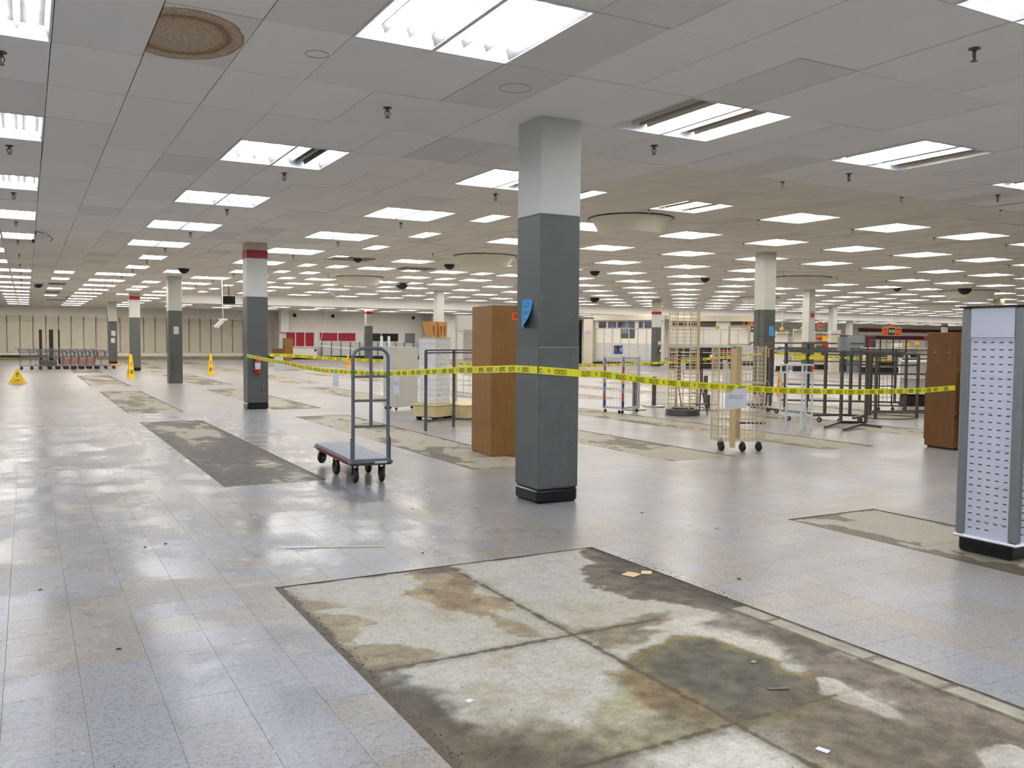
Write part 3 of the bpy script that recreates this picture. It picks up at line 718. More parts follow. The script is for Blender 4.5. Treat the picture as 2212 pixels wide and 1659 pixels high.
for (d, a, b, wd, hi, x, y, z, c) in allL:
    vis = inview(c, 90)
    farc = 1 if (b >= 16 or hi) else 0
    if hi:
        k_ = sorted(q[0] for q in lights if q[3] and q[2] == wd and q[1] == b).index(a)
        if wd == 2: lab, grp = '%s paired light from the left in the %s crosswise row of the raised ceiling' % (ordn(k_), ordn((b-4)//3)), 'fluorescent lights of the raised ceiling'
        else: lab, grp = '%s single light from the left between raised ceiling rows %s and after' % (ordn(k_), ordn((b-4)//3)), 'single lights of the raised ceiling'
    elif b >= 43 and a >= 12: lab, grp = '%s light from the left in the %s row beyond the far bulkhead' % (ordn((a-12)//5), 'nearer' if b == 44 else 'farther'), 'lights beyond the far bulkhead'
    elif not vis: lab, grp = 'fluorescent ceiling light outside the view', 'ceiling lights outside the view'
    elif wd == 1: lab, grp = '%s single ceiling light down the left aisle, %s' % ({20: 'nearest', 25: 'second', 28: 'third', 30: 'fourth', 34: 'fifth'}.get(b, '') if a == 5 else ordn(max(0, (b-16)//3)), {-3: 'at the left edge', 0: 'middle column', 3: 'slanting row', 5: 'column toward the red bands', 8: 'round duct side'}.get(a, 'farther right')), 'single lights of the left aisle'
    else: lab, grp = {-3: 'paired light in the far left row', 2: 'paired light in the slanting row of the left aisle', 7: 'paired light in the row passing the red banded columns'}.get(a, 'fluorescent ceiling light at the edge of the view')+', %s from the near end' % ordn(max(0, b)//3), 'lights of the left aisle row %s' % {-3: 'one', 2: 'two', 7: 'three'}.get(a, 'four')
    sp = SPECIAL.get((a, b)) if not hi else None
    if d < 19 and vis or sp:
        t = thing('ceiling_light', sp[0] if sp else lab, 'light', (x, y, z), 0, None if sp else grp)
        if not sp and hi:
            t['group'] = 'nearest lights of the raised ceiling'
        dead = sp[1] if sp else (((1, 1),) if hi else ())
        if hi and (a+b) % 3 == 0: dead = ((0, 1), (1, 1))
        for h in range(wd):
            o = bpy.data.objects.new('housing', HMD if (a, b) in ((2, 0), (-3, 1), (2, 4), (-3, 4), (2, 7), (-3, 7)) and not hi else HML if (a, b) in ((7, 1), (12, 1), (17, 1), (7, 4)) or hi else HM); C.objects.link(o); o.parent = t; o.location = (h*T, 0, 0)
            for q, tx in enumerate(TX):
                o = bpy.data.objects.new('tube', TM0 if (h, q) in dead else (TM1 if not hi else TMF)); C.objects.link(o); o.parent = t; o.location = (h*T+tx, 0, 0)
        nind += 1
    elif nind < 296:
        o = bpy.data.objects.new('ceiling_light', CHEAP[(wd, farc)]); C.objects.link(o); o.location = (x, y, z); tag(o, lab, 'light', grp); nind += 1
    else:
        src = CHEAP[(wd, 1)]; far_join.add([(v.co.x+x, v.co.y+y, v.co.z+z) for v in src.vertices], [tuple(p.vertices) for p in src.polygons]); far_join.mi[-len(src.polygons):] = [p.material_index for p in src.polygons]
if far_join.v:
    tag(far_join.build('distant_ceiling_lights', ['white_metal', 'reflector', 'tube_far']), 'small far rows of fluorescent lights near the horizon', 'light', kind='stuff')
# two unlit panels and dark openings in the left aisle ceiling
for (a, b, z) in ((0, 28, ZL), (0, 34, ZL)):
    m = MB(); m.box(a*T+.01, (a+1)*T-.01, (b-1)*2*T+.01, b*2*T-.01, -.012+z, z-.003); tag(m.build('unlit_light_panel', 'rackbrown'), 'dark unlit light panel in the left aisle ceiling, %s one' % ('nearer' if b == 28 else 'farther'), 'light')

# ------------------------------------------------------------------ walls
def wallbox(name, x0, x1, y0, y1, mat, z1=ZH+.4, label=None):
    m = MB(); m.box(x0, x1, y0, y1, -.1, z1); return struct(m.build(name, mat), label)
wallbox('wall_left', XL-.2, XL, YB, YF, 'wall_white'); wallbox('wall_right', XR, XR+.2, YB, YF, 'wall_white'); wallbox('wall_front', XL, XR, YB-.2, YB, 'wall_white')
wb = wallbox('wall_back', XL, XR, YF, YF+.2, 'wall_white', ZL+.2, 'far wall of the store')
# wall panels of the far left wall (one piece per bay)
x = -8.2; k = 0
while x < 15.9:
    wdt = .78; m = MB(); m.box(x+.012, x+wdt-.012, YF-.06, YF-.005, .50, 2.50, bev=.006); m.build('wall_panel', 'wall_cream', wb)
    m = MB(); m.box(x+.03, x+wdt-.03, YF-.05, YF-.005, 2.56, 2.95, bev=.006); m.build('header_panel', 'wall_cream', wb)
    m = MB(); m.box(x-.014, x+.014, YF-.09, YF-.05, .45, 3.02); m.build('upright', 'seam', wb); x += wdt
m = MB(); m.box(-8.2, 15.9, YF-.12, YF-.005, .20, .47); m.build('kick_panel', 'wall_white', wb)
m = MB(); m.box(-8.2, 15.9, YF-.05, YF-.005, .03, .20); m.build('stained_strip', 'stain_strip', wb)
m = MB(); m.box(-8.2, 0.8, YF-.14, YF-.10, .18, .30); m.build('black_kick_rail', 'black', wb)
m = MB(); m.box(13.6, 15.8, YF-.60, YF-.20, 0, .26); tag(m.build('base_deck', 'black'), 'black shelf base left on the floor by the far left wall', 'shelf base')
# service counter wall with the red windows (Y=61)
YS = 61.0
m = MB(); m.box(16.0, 27.7, YS, YS+.25, 0, ZL); sw = struct(m.build('wall_counter', 'wall_white'), 'white wall with red filmed counter windows')
m = MB(); m.box(16.0, 16.6, YS-.5, YS, 2.05, ZL, bev=.02); struct(m.build('trim_4', 'soffit'), 'white block standing in for a brightly lit strip at the left of the counter wall')  # added block, stands in for a strongly lit strip of wall
def counter_window(n, x0, x1, z0, z1, panes, mat, lab):
    fr = MB(); t = .06
    fr.box(x0-t, x1+t, YS-.06, YS-.002, z0-t, z0); fr.box(x0-t, x1+t, YS-.06, YS-.002, z1, z1+t); fr.box(x0-t, x0, YS-.06, YS-.002, z0, z1); fr.box(x1, x1+t, YS-.06, YS-.002, z0, z1)
    wdt = (x1-x0)/panes
    for i in range(1, panes): fr.box(x0+i*wdt-.035, x0+i*wdt+.035, YS-.05, YS-.002, z0, z1)
    f = struct(fr.build('window_%d' % n, 'white_metal'), lab)
    for i in range(panes): 
        q = MB(); q.box(x0+i*wdt+.03, x0+(i+1)*wdt-.03, YS-.03, YS-.004, z0, z1); q.build('pane', mat, f)
    return f
counter_window(1, 16.5, 18.66, 1.0, 2.05, 3, 'redglass', 'left counter window with three red panes')
counter_window(2, 19.1, 22.0, 1.42, 2.05, 2, 'redglass', 'middle counter window with two red panes')
counter_window(3, 22.7, 25.6, 1.42, 2.05, 2, 'darkglass', 'right counter window with dark panes')
m = MB(); m.box(26.2, 27.05, YS-.05, YS, 1.04, 2.09, bev=.01); struct(m.build('door_1', 'greydoor'), 'blue grey door panel right of the counter windows')
cn = thing('service_counter', 'white service counter below the left red window', 'counter', (16.5, YS-.7, 0))
m = MB(); m.box(.15, 2.2, .05, .68, .15, .86); m.build('body', 'wall_white', cn); m = MB(); m.box(0, 2.4, 0, .7, .88, .95); m.build('worktop', 'panelgrey', cn); m = MB(); m.box(2.0, 2.15, .02, .05, .62, .78); m.build('outlet', 'black', cn)
m = MB(); m.box(-.6, 2.6, .1, .68, 0, .15); m.build('plinth', 'black', cn)
sh = thing('wall_shelving', 'low run of pale grey wall panels below the middle and right counter windows', 'shelving', (19.2, YS-.35, 0))
for i in range(11):
    m = MB(); m.box(i*.76, i*.76+.73, .05, .33, .26, 1.30, bev=.008); m.build('back_panel', 'panelgrey', sh)
    m = MB(); m.box(i*.76-.02, i*.76+.02, 0, .05, .3, 1.36); m.build('upright', 'seam', sh)
m = MB(); m.box(-.1, 8.3, -.1, .33, 0, .24); m.build('base', 'black', sh)
for i, (px, lab) in enumerate(((17.15, 'leftmost'), (20.15, 'second'), (23.3, 'third'), (26.9, 'rightmost'))):
    m = MB(); m.wheel((px, YS-.05, 3.36), (0, 1, 0), .14, .08, 16); tag(m.build('wall_speaker', 'blackgloss'), 'round black speaker high on the counter wall, %s of four' % lab, 'speaker')
m = MB(); m.box(27.8, 30.5, 59.0, 59.2, 0, ZL); struct(m.build('wall_recess', 'panelgrey'), 'grey recess wall right of the counter windows')
# angled dark opening / far white shelving behind the near column
def frame_run(name, p0, p1, n, z0, z1, lab, cat, mat='panelgrey', top='wall_cream', header=None):
    d = Vector((p1[0]-p0[0], p1[1]-p0[1], 0)); Ln = d.length; t = thing(name, lab, cat, (p0[0], p0[1], 0), math.atan2(d.y, d.x)); w_ = Ln/n
    for i in range(n):
        for (za, zb, mm) in ((.28, z0, 'panelgrey'), (z0+.01, z1, 'wall_white')):
            m = MB(); m.box(i*w_+.02, (i+1)*w_-.02, 0, .05, za, zb, bev=.006); m.build('back_panel', mm, t)
    for i in range(n+1): m = MB(); m.box(i*w_-.03, i*w_+.03, -.05, .05, .2, z1); m.build('upright', 'wall_cream', t)
    m = MB(); m.box(0, Ln, -.35, .05, 0, .16); m.build('plinth', 'black', t)
    m = MB(); m.box(0, Ln, -.4, .1, z1+.55, z1+.95, bev=.02); m.build('canopy', 'wall_cream', t)
    m = MB(); m.box(0, Ln, -.05, .06, z1+.02, z1+.55); m.build('header', 'wall_white', t)
    return t, w_, Ln
t, w_, Ln = frame_run('wall_fixture', (34.0, 45.0), (36.65, 40.8), 8, 1.42, 2.45, 'long white panelled wall fixture with faded photo header behind the cordon', 'fixture')
for (s0, s1) in ((.25, .8), (.95, 1.55), (1.65, 2.3), (2.35, 2.9), (3.2, 3.5), (3.6, 4.4)):
    m = MB(); m.box(s0, s1, -.075, -.052, 2.50, 2.92); m.build('photo_panel', 'photo', t)
m = MB(); m.box(1.9, 2.9, -.01, 0, 1.78, 2.42); m.build('torn_backing', 'rackgrey', t)
m = MB(); m.box(1.95, 2.5, -.016, -.011, 2.12, 2.40); m.build('blue_smear', paint('blue_smear', S(110, 150, 160), .6, var=.3, scale=2), t)
m = MB(); m.box(-.75, -.05, -.4, .1, 0, 3.1, bev=.02); m.build('end_pylon', 'wall_cream', t); m = MB(); m.box(-.7, -.25, -.43, -.405, 1.95, 2.35); m.build('sign', 'paper', t); m = MB(); add_text(m, 'LEO', .22, (-.42, -.436, 2.15), (1, 0, 0), (0, 0, 1)); m.build('sign_lettering', 'redmark', t)
m = MB(); m.box(34.0-1.9, 34.0-.75, 45.6, 46.2, 0, 3.05); tag(m.build('dark_partition', 'blackgloss'), 'tall dark partition at the left end of the white wall fixture', 'partition')
m = MB(); m.box(32.0, 32.5, 45.0, 45.3, 0, .32, bev=.03); tag(m.build('green_crate', 'green'), 'bright green crate on the floor by the dark partition', 'crate')
t, w_, Ln = frame_run('wall_fixture', (38.2, 42.2), (44.2, 38.4), 6, 1.42, 2.45, 'white panelled wall fixture with dark header pictures behind the tall wire tower', 'fixture')
for (s0, s1) in ((.2, 1.2), (1.35, 3.2), (4.2, 5.6)): m = MB(); m.box(s0, s1, -.09, -.055, 2.62, 3.0); m.build('photo_panel', 'rackbrown', t)
# low white wall of shelving behind and far right back wall dressing
t = thing('back_shelving', 'low row of white back panels far beyond the step ladder', 'shelving', (39.3, 42.9, 0), -.5)
for i in range(9): m = MB(); m.box(i*.66, i*.66+.63, 0, .05, .3, 2.10, bev=.01); m.build('back_panel', 'wall_white', t)
m = MB(); m.box(0, 6, -.5, 0, 0, .3); m.build('plinth', 'black', t)
for z in (1.0, 1.4): m = MB(); m.box(0, 6, -.45, 0, z, z+.04); m.build('shelf', 'white_metal', t)
rb = MB(); rb.box(82, 107.9, YF-.1, YF-.01, 2.9, 3.3); o = rb.build('trim_5', 'maroon'); struct(o, 'upper dark red band on the far right wall')
rb = MB(); rb.box(82, 107.9, YF-.1, YF-.01, 2.05, 2.5); o = rb.build('trim_6', 'maroon'); struct(o, 'lower dark red band on the far right wall')
for i in range(9): m = MB(); m.box(66+i*1.8, 66+i*1.8+1.7, YF-.08, YF-.01, 2.3, 3.2, bev=.01); m.build('wall_panel', 'wall_cream', wb)

# ------------------------------------------------------------------ columns
CW = .45
def column(x, y, ztop, lab, band=False, base=True, split=2.48, chipped=False):
    t = thing('column', lab, 'column', (x, y, 0))
    z0 = .145 if base else 0; r = .02
    m = MB(); m.box(0, CW, 0, CW, z0-.01, split, bev=.012); m.build('lower_section', 'col_grey', t)
    if band:
        m = MB(); m.box(.002, CW-.002, .002, CW-.002, split, 3.33, bev=.008); m.build('upper_section', 'col_white', t)
        m = MB(); m.box(-.002, CW+.002, -.002, CW+.002, 3.33, 3.50); m.build('red_band', 'col_red', t)
        m = MB(); m.box(.002, CW-.002, .002, CW-.002, 3.50, ztop, bev=.008); m.build('upper_section', 'wall_beige', t)
    else: m = MB(); m.box(.002, CW-.002, .002, CW-.002, split, ztop, bev=.008); m.build('upper_section', 'col_white', t)
    if base: m = MB(); m.box(-.006, CW+.006, -.006, CW+.006, 0, .145, bev=.03); m.build('base_trim', 'blackgloss', t)
    return t
c1 = column(3.45, 1.17, ZL+.01, 'nearest large column, white above and scuffed grey below, with a blue notice', split=2.76)
# corner guards and seam of the near column
m = MB(); m.box(-.0015, CW, -.0045, .0, 1.50, 1.5035); m.build('seam', 'panelgrey', c1)
for (x0, x1) in ((-.0035, .115), ): m = MB(); m.box(0, x1, -.0042, 0, .15, 1.50); m.box(-.0042, 0, 0, x1, .15, 1.50); m.build('corner_guard', 'col_grey2', c1)
m = MB(); m.box(.225, .2275, -.0034, 0, .15, .9); m.box(.345, .347, -.0034, 0, .15, 1.5); m.build('hairline_crack', 'seam', c1)
for cc in (c1, ):
    m = MB(); m.box(-.0028, CW+.0028, -.0028, CW+.0028, .15, 1.50, bev=.012); m.build('lower_sleeve', 'col_grey2', cc)
m = MB()
for _ in range(14):
    z = random.uniform(.2, 2.0); xx = random.choice((random.uniform(0, .02), random.uniform(.05, .43))); s = random.uniform(.001, .0035); m.box(xx, xx+s, -.0036, 0, z, z+s*random.uniform(1, 5))
o = m.build('paint_chips', 'panelgrey', c1); o['kind'] = 'stuff'
m = MB(); m.lathe([(.008, 0), (.008, .002)], 8); o = m.build('bolt_hole', 'seam', c1); o.rotation_euler = (math.pi/2, 0, 0); o.location = (.30, -.002, .99)
c2 = column(3.45, 13.74, ZL+.01, 'grey column with a red fire extinguisher and a red band near its white top', True)
m = MB(); m.box(.27, .34, -.006, 0, .38, .50, bev=.002); m.build('outlet_plate', 'cartgrey', c2)
m = MB(); m.box(.292, .318, -.009, -.006, .39, .43); m.box(.292, .318, -.009, -.006, .45, .49); m.build('outlet_sockets', 'slot', c2)
c3 = column(3.45, 26.0, ZL+.01, 'plain grey and white column with one small paper notice, second behind the extinguisher column', base=False, split=2.49)
c4 = column(3.45, 38.7, ZL+.01, 'red banded grey column behind the yellow cone in the left aisle', True, split=2.5)
c5 = column(3.45, 50.9, ZL+.01, 'farthest left grey column with two white papers beside the shopping carts', split=2.51)
c6 = column(18.6, 13.5, ZH+.01, 'grey and white column with a blue notice behind the tan wire display', split=2.55); 
c7 = column(34.0, 25.9, ZH+.01, 'column with a small red sign high on its white part', split=1.62)
c8 = column(19.0, 38.5, ZH+.01, 'white topped column behind the cardboard shapes', split=2.5)
c9 = column(34.7, 39.2, ZH+.01, 'red banded grey column with extinguisher before the white wall fixture', True, split=2.5)
c10 = column(19.95, 52.6, ZL+.01, 'small red banded column in front of the counter windows', True, split=2.5)
c11 = column(49.9, 25.9, ZH+.01, 'far column just rising behind the slotted display tower', True, split=2.5)
c12 = column(50.3, 38.6, ZH+.01, 'white column beside the red and yellow sale posters', split=1.3)
c13 = column(51.8, 52.9, ZL+.01, 'small far red banded column under the bulkhead left of the sale posters', True, split=2.0)
c14 = column(66.3, 50.6, ZH+.01, 'distant pale column right of the white one', split=.8)
c15 = column(81.2, 51.3, ZL+.01, 'distant white column with a red band behind the walnut cabinet', True, split=1.3)
m = MB(); m.box(.12, .38, -.008, -.002, 2.88, 3.17); m.build('red_sign', 'signred', c7)
m = MB(); m.box(.16, .34, -.010, -.008, 3.08, 3.14); m.build('sign_lettering', 'paper', c7)

def hung_paper(name, lab, org, ux, w, h, mat='paper', cat='paper', tilt=0.0, curl=0.0, n=8):
    """a sheet fixed at its top edge, hanging slightly away from the surface"""
    ux = Vector(ux).normalized(); nrm = ux.cross(Vector((0, 0, 1))).normalized(); o = Vector(org); m = MB(); vs = []
    for j in range(n+1):
        for i in range(5):
            u, v = i/4, j/n; off = .003 + curl*(v**2.2)*(u**1.5) + .004*math.sin(3*v)
            vs.append(ux*(u-.5)*w*(1-curl*.8*v*v*u) + Vector((0, 0, -v*h + tilt*(u-.5)*w + curl*.35*v*v*u*h*2)) + nrm*off)
    fs = [(j*5+i, j*5+i+1, (j+1)*5+i+1, (j+1)*5+i) for j in range(n) for i in range(4)]
    m.add(vs, fs); t = thing(name, lab, cat, o); s = m.build('sheet', mat, t, smooth=True); return t, vs, ux, nrm
bl, vs, ux, nr = hung_paper('paper_notice', 'blue printed notice curling off the left face of the nearest column', (3.45, 1.40, 1.962), (0, -1, 0), .20, .275, 'bluepaper', 'notice', curl=.10, n=10)
pr = MB()
for (v, a, b) in ((.12, .35, .75), (.22, .2, .85), (.26, .2, .5), (.42, .2, .8), (.46, .2, .85), (.50, .2, .82), (.54, .2, .6), (.68, .2, .7), (.72, .2, .62)):
    def pt(u, v): off = .003+.10*(v**2.2)*(u**1.5)+.004*math.sin(3*v)+.0012; return ux*(u-.5)*.20*(1-.08*v*v*u) + Vector((0, 0, -v*.275+.10*.35*v*v*u*.55)) + nr*off
    K = 4
    for q in range(K):
        u0, u1 = a+(b-a)*q/K, a+(b-a)*(q+1)/K; pr.quad(pt(u0, v), pt(u1, v), pt(u1, v+.014), pt(u0, v+.014))
pr.build('print', 'bluepen', bl)
hung_paper('paper_notice', 'blue paper notice on the column behind the tan wire display', (18.6+CW-.16, 13.5, 2.06), (1, 0, 0), .20, .30, 'bluepaper', 'notice', curl=.04)
hung_paper('paper_notice', 'white paper notice on the plain grey column', (3.45+.25, 26.0, 1.95), (1, 0, 0), .17, .26, 'paper', 'notice')
hung_paper('paper_notice', 'upper white paper on the farthest left column', (3.45+.25, 50.9, 1.95), (1, 0, 0), .24, .30, 'paper', 'notice', tilt=-.1)
hung_paper('paper_notice', 'lower white paper on the farthest left column', (3.45+.22, 50.9, 1.52), (1, 0, 0), .22, .28, 'paper', 'notice')
hung_paper('paper_notice', 'small white paper on the red banded column before the white wall fixture', (34.7+.3, 39.2, 2.2-.6), (1, 0, 0), .2, .22, 'paper', 'notice')
m = MB(); m.box(.12, .20, -.05, 0, .55, 1.15, bev=.015); m.build('cable_cover', 'rackgrey', c3, (0, 0, -.1))

def extinguisher(lab, loc, s=1.0):
    t = thing('fire_extinguisher', lab, 'extinguisher', loc)
    m = MB(); m.lathe([(.0, 0), (.055, .0), (.062, .015), (.062, .27), (.05, .31), (.025, .335), (.018, .35)], 16); m.build('cylinder', 'extred', t, smooth=True)
    m = MB(); m.lathe([(.0635, .10), (.0635, .24)], 16); m.build('label', 'paper', t)
    m = MB(); m.bar((0, 0, .35), (0, 0, .385), .014, 8); m.bar((-.02, 0, .39), (.09, -.01, .425), .008, 6); m.bar((-.02, 0, .375), (.08, 0, .375), .006, 6); m.build('valve', 'chrome', t)
    m = MB(); m.path([(-.01, 0, .37), (-.06, 0, .36), (-.085, 0, .28), (-.08, 0, .16), (-.065, -.01, .12)], .010, 8); m.build('hose', 'black', t)
    m = MB(); m.box(-.02, .02, .05, .075, .12, .36); m.build('bracket', 'chrome', t)
    m = MB(); m.bar((-.01, .0, .4), (-.012, 0, .47), .002, 4); m.bar((-.01, 0, .4), (.03, 0, .45), .002, 4); m.build('pull_pin', 'chrome', t)
    return t
extinguisher('red fire extinguisher hung on the grey column at the left end of the tape', (3.45+.20, 13.74-.078, .79))
extinguisher('small distant fire extinguisher on the red banded column by the white wall fixture', (34.7+.32, 39.2-.078, .82))

# ------------------------------------------------------------------ ceiling furniture
sp = MB(); sp.lathe([(0, 0), (.038, 0), (.042, -.006), (.015, -.012), (.013, -.03)][::-1], 12); sp.bar((-.018, 0, -.03), (-.026, 0, -.055), .003, 4); sp.bar((.018, 0, -.03), (.026, 0, -.055), .003, 4); sp.bar((-.026, 0, -.055), (-.008, 0, -.085), .003, 4); sp.bar((.026, 0, -.055), (.008, 0, -.085), .003, 4); sp.bar((0, 0, -.03), (0, 0, -.08), .004, 5); sp.lathe([(.022, -.092), (.024, -.088), (0.004, -.084)], 10)
sp.bar((-.02, 0, -.032), (.02, 0, -.032), .004, 4)
SPM = sp.mesh('sprinkler', 'rackbrown')
SPL = {(0, 0): 'ceiling sprinkler right of the stained tile, before the large light', (1, 0): 'ceiling sprinkler just beyond the large light right of the near column', (2, 0): 'ceiling sprinkler under the farther right paired light', (1, -1): 'largest ceiling sprinkler, at the top right of the view'}
nsp = 0
for j in range(-1, 14):
    for i in range(-1, 3):
        x, y = 2.11+3.04*i, 1.66+3.658*j
        if i >= 2 and j >= 1: continue
        if not inview((x, y, ZL), 0): continue
        o = bpy.data.objects.new('sprinkler', SPM); C.objects.link(o); o.location = (x, y, ZL-.001); o.rotation_euler = (0, 0, random.uniform(-.4, .4))
        if (i, j) in SPL: tag(o, SPL[(i, j)], 'sprinkler')
        else: tag(o, '%s small sprinkler from the near end in the %s lengthwise row of the low ceiling' % (ordn(j+1), ordn(i+1)), 'sprinkler', 'sprinklers of the low ceiling')
for j in range(-1, 1):
    for i in range(3, 6):
        x, y = 2.11+3.04*i, 1.66+3.658*j
        if inview((x, y, ZL), 0): o = bpy.data.objects.new('sprinkler', SPM); C.objects.link(o); o.location = (x, y, ZL-.001); tag(o, '%s ceiling sprinkler in the %s row of the low strip at the upper right' % (ordn(i-3), ordn(j+1)), 'sprinkler', 'sprinklers of the right low strip')
spots = []
for j in range(0, 13):
    for i in range(0, 34):
        x, y = 7.4+3.04*i, 4.95+3.658*j
        if y > RY1-.5 or not inview((x, y, ZH), 0): continue
        spots.append(((Vector((x, y, ZH))-CAM).length, x, y, i, j))
spots.sort()
for d, x, y, i, j in spots[:110]:
    o = bpy.data.objects.new('sprinkler', SPM); C.objects.link(o); o.location = (x, y, ZH-.001); o.rotation_euler = (0, 0, random.uniform(-.4, .4)); tag(o, '%s small sprinkler from the left in the %s crosswise row of the raised ceiling' % (ordn(i), ordn(j)), 'sprinkler', 'sprinklers of the raised ceiling')

def dome(lab, x, y, z, r=.17):
    t = thing('ceiling_camera', lab, 'camera', (x, y, z)); m = MB(); m.lathe([(0, -r*1.0), (r*.35, -r*.94), (r*.7, -r*.72), (r*.92, -r*.4), (r, -.02)], 18); m.build('dome', 'blackgloss', t, smooth=True)
    m = MB(); m.lathe([(r*1.18, -.02), (r*1.2, 0.0)], 18); m.build('ring', 'white_metal', t)
for lab, x, y, z, r in (('largest black camera dome, on the raised ceiling above the cardboard shapes', 15.0, 33.6, ZH, .32), ('black camera dome just right of the near column over the wall fixture', 30.2, 39.6, ZH, .32), ('black camera dome above the slotted display tower', 39.1, 20.9, ZH, .32),
    ('small black camera dome left of the near column', 12.5, 22.8, ZH, .2), ('small black camera dome right of the near column', 18.5, 22.4, ZH, .2), ('small black camera dome over the far right rows', 29.9, 21.7, ZH, .2), ('small black camera dome by the round duct left of the near column', 8.95, 22.4, ZH, .16),
    ('small black camera dome far right among the lights', 36.1, 22.4, ZH, .2), ('small black camera dome behind the right round duct', 24.4, 22.8, ZH, .2),
    ('black camera dome on top of the second plain column', 3.4, 22.2, ZL, .17), ('black camera dome over the far left aisle', -.36, 33.9, ZL, .18), ('tiny camera dome at the counter wall ceiling', 9.5, 46.5, ZL, .14)):
    dome(lab, x, y, z, r)
def duct(lab, x, y, r=.92):
    t = thing('round_air_diffuser', lab, 'air vent', (x, y, ZH-.012))
    m = MB(); m.lathe([(r*.64, -.36), (r*.70, -.365), (r*.74, -.33), (r*.93, -.03), (r, -.008), (r*.99, 0)], 40); m.build('cone', 'duct', t, smooth=True)
    m = MB(); m.lathe([(r*1.02, -.010), (r*1.02, -.001)], 40); m.build('shadow_gap', 'black', t)
    m = MB()
    for q, rr in enumerate((.62, .5, .38, .26)): m.lathe([(r*rr*.80, -.355+q*.01), (r*rr, -.345+q*.01), (r*rr*.97, -.33+q*.01), (r*rr*.8, -.35+q*.01)], 32)
    m.lathe([(0, -.33), (r*.14, -.33)], 24); m.build('louvre_rings', 'duct', t, smooth=True)
    m = MB(); m.lathe([(0, -.27), (r*.64, -.27)], 32); m.build('throat', 'black', t)
duct('large round air diffuser hanging right of the near column', 10.95, 9.9, .93)
duct('round air diffuser hanging left of the near column', 12.2, 19.4, 1.0)
duct('small round air diffuser farther left over the counter side', 12.0, 31.0, 1.0)
duct('round air diffuser beyond the small dome in the raised ceiling', 27.5, 20.5, 1.25)
duct('round air diffuser in the far right of the raised ceiling', 41.5, 22.3, 1.35)
duct('distant round air diffuser near the right bulkhead', 54.0, 33.0, 1.3)
duct('distant round air diffuser behind the second right column', 38.0, 33.5, 1.2)
# tiny dark slot marks: hanging monitor, hook pole, security camera, floodlights
t = thing('hanging_monitor', 'black monitor hung from the ceiling left of the extinguisher column', 'monitor', (7.55, 36.8, 3.38))
m = MB(); m.box(-.30, .30, -.03, .03, -.22, .20, bev=.01); o = m.build('screen', 'blackgloss', t); o.rotation_euler = (.5, .0, -.25)
m = MB(); m.bar((.02, 0, .1), (.02, 0, ZH-3.38), .02, 6); m.build('ceiling_pole', 'black', t)
t = thing('hanging_pole', 'thin white pole with a tilted bracket hanging from the left aisle ceiling', 'pole', (5.35, 26.5, 0))
m = MB(); m.bar((0, 0, 2.26), (-.03, 0, ZL), .012, 6); m.build('pole', 'white_metal', t); m = MB(); m.box(-.15, .15, -.04, .04, 2.20, 2.26); m.bar((-.02, 0, 2.22), (-.32, -.1, 1.95), .03, 4); m.bar((.05, 0, 2.2), (-.22, -.1, 1.93), .02, 4); m.build('bracket', 'white_metal', t)
t = thing('security_camera', 'white box security camera with a looped cable by the left light row', 'camera', (-.58, 14.1, ZL-.13))
m = MB(); m.box(-.05, .22, -.04, .04, -.06, .05, bev=.01); o = m.build('body', 'white_metal', t); o.rotation_euler = (0, -.35, .2); m = MB(); m.bar((-.09, 0, -.08), (-.05, 0, -.06), .035, 8); m.build('lens', 'black', t)
m = MB(); m.path([(-.02, 0, .13), (-.03, 0, .02)], .012, 6); m.path([(-.02, 0, .12), (.12, 0, .10), (.24, 0, .04), (.28, 0, -.02), (.22, 0, -.05)], .007, 5); m.build('cable', 'rackbrown', t)
def emergency(lab, x, y, z):
    t = thing('emergency_light', lab, 'emergency light', (x, y, z)); m = MB(); m.box(-.16, .16, -.04, .04, -.05, 0); m.build('housing', 'white_metal', t)
    for s in (-1, 1): m = MB(); m.lathe([(.02, 0), (.07, -.05), (.075, -.06)], 12, c=(s*.12, 0, -.03)); m.build('lamp_head', 'chrome', t)
emergency('twin head emergency light in the left aisle ceiling', 1.2, 45.5, ZL); emergency('twin head emergency light on the far ceiling by the monitor', 8.5, 52, ZL); emergency('twin head emergency light right of the dome above the display tower', 41.5, 21.2, ZH)
m = MB(); m.box(.2, 1.6, 0, .05, -.03, 0); tag(m.build('ceiling_slot', 'black', None, (0, 50.5, ZL)), 'thin dark slot in the left aisle ceiling below the emergency light', 'slot')
for lab, x, y, w_ in (('missing tile gap in the raised ceiling left of the near column', 8.1, 22.3, .9), ('ajar grey tile in the ceiling beside the left diffuser', 11.6, 24.8, .8)):
    m = MB(); m.box(x, x+w_*1.6, y, y+1.1, ZH-.02, ZH-.004); tag(m.build('loose_tile', 'rackbrown'), lab, 'ceiling tile')
def wires(lab, pts, r=.006, mat='white_metal'):
    m = MB(); m.path(pts, r, 4); return tag(m.build('dangling_wire', mat), lab, 'wire')
wires('thin curved wire hanging from the ceiling above the counter windows', [(11.6, 36, ZH), (12.4, 36, 3.7), (13.0, 36, 3.3), (13.0, 36, 2.9)], .012)
wires('straight wire hanging in front of the left red window', [(17.9, 55, ZL), (17.75, 55.5, 2.2), (17.6, 56, 1.1)], .012)
m = MB(); m.bar((17.6, 56, 1.1), (19.9, 54, .86), .03, 4); tag(m.build('fallen_strip', 'white_metal'), 'white strip hanging at a slant before the counter windows', 'strip')

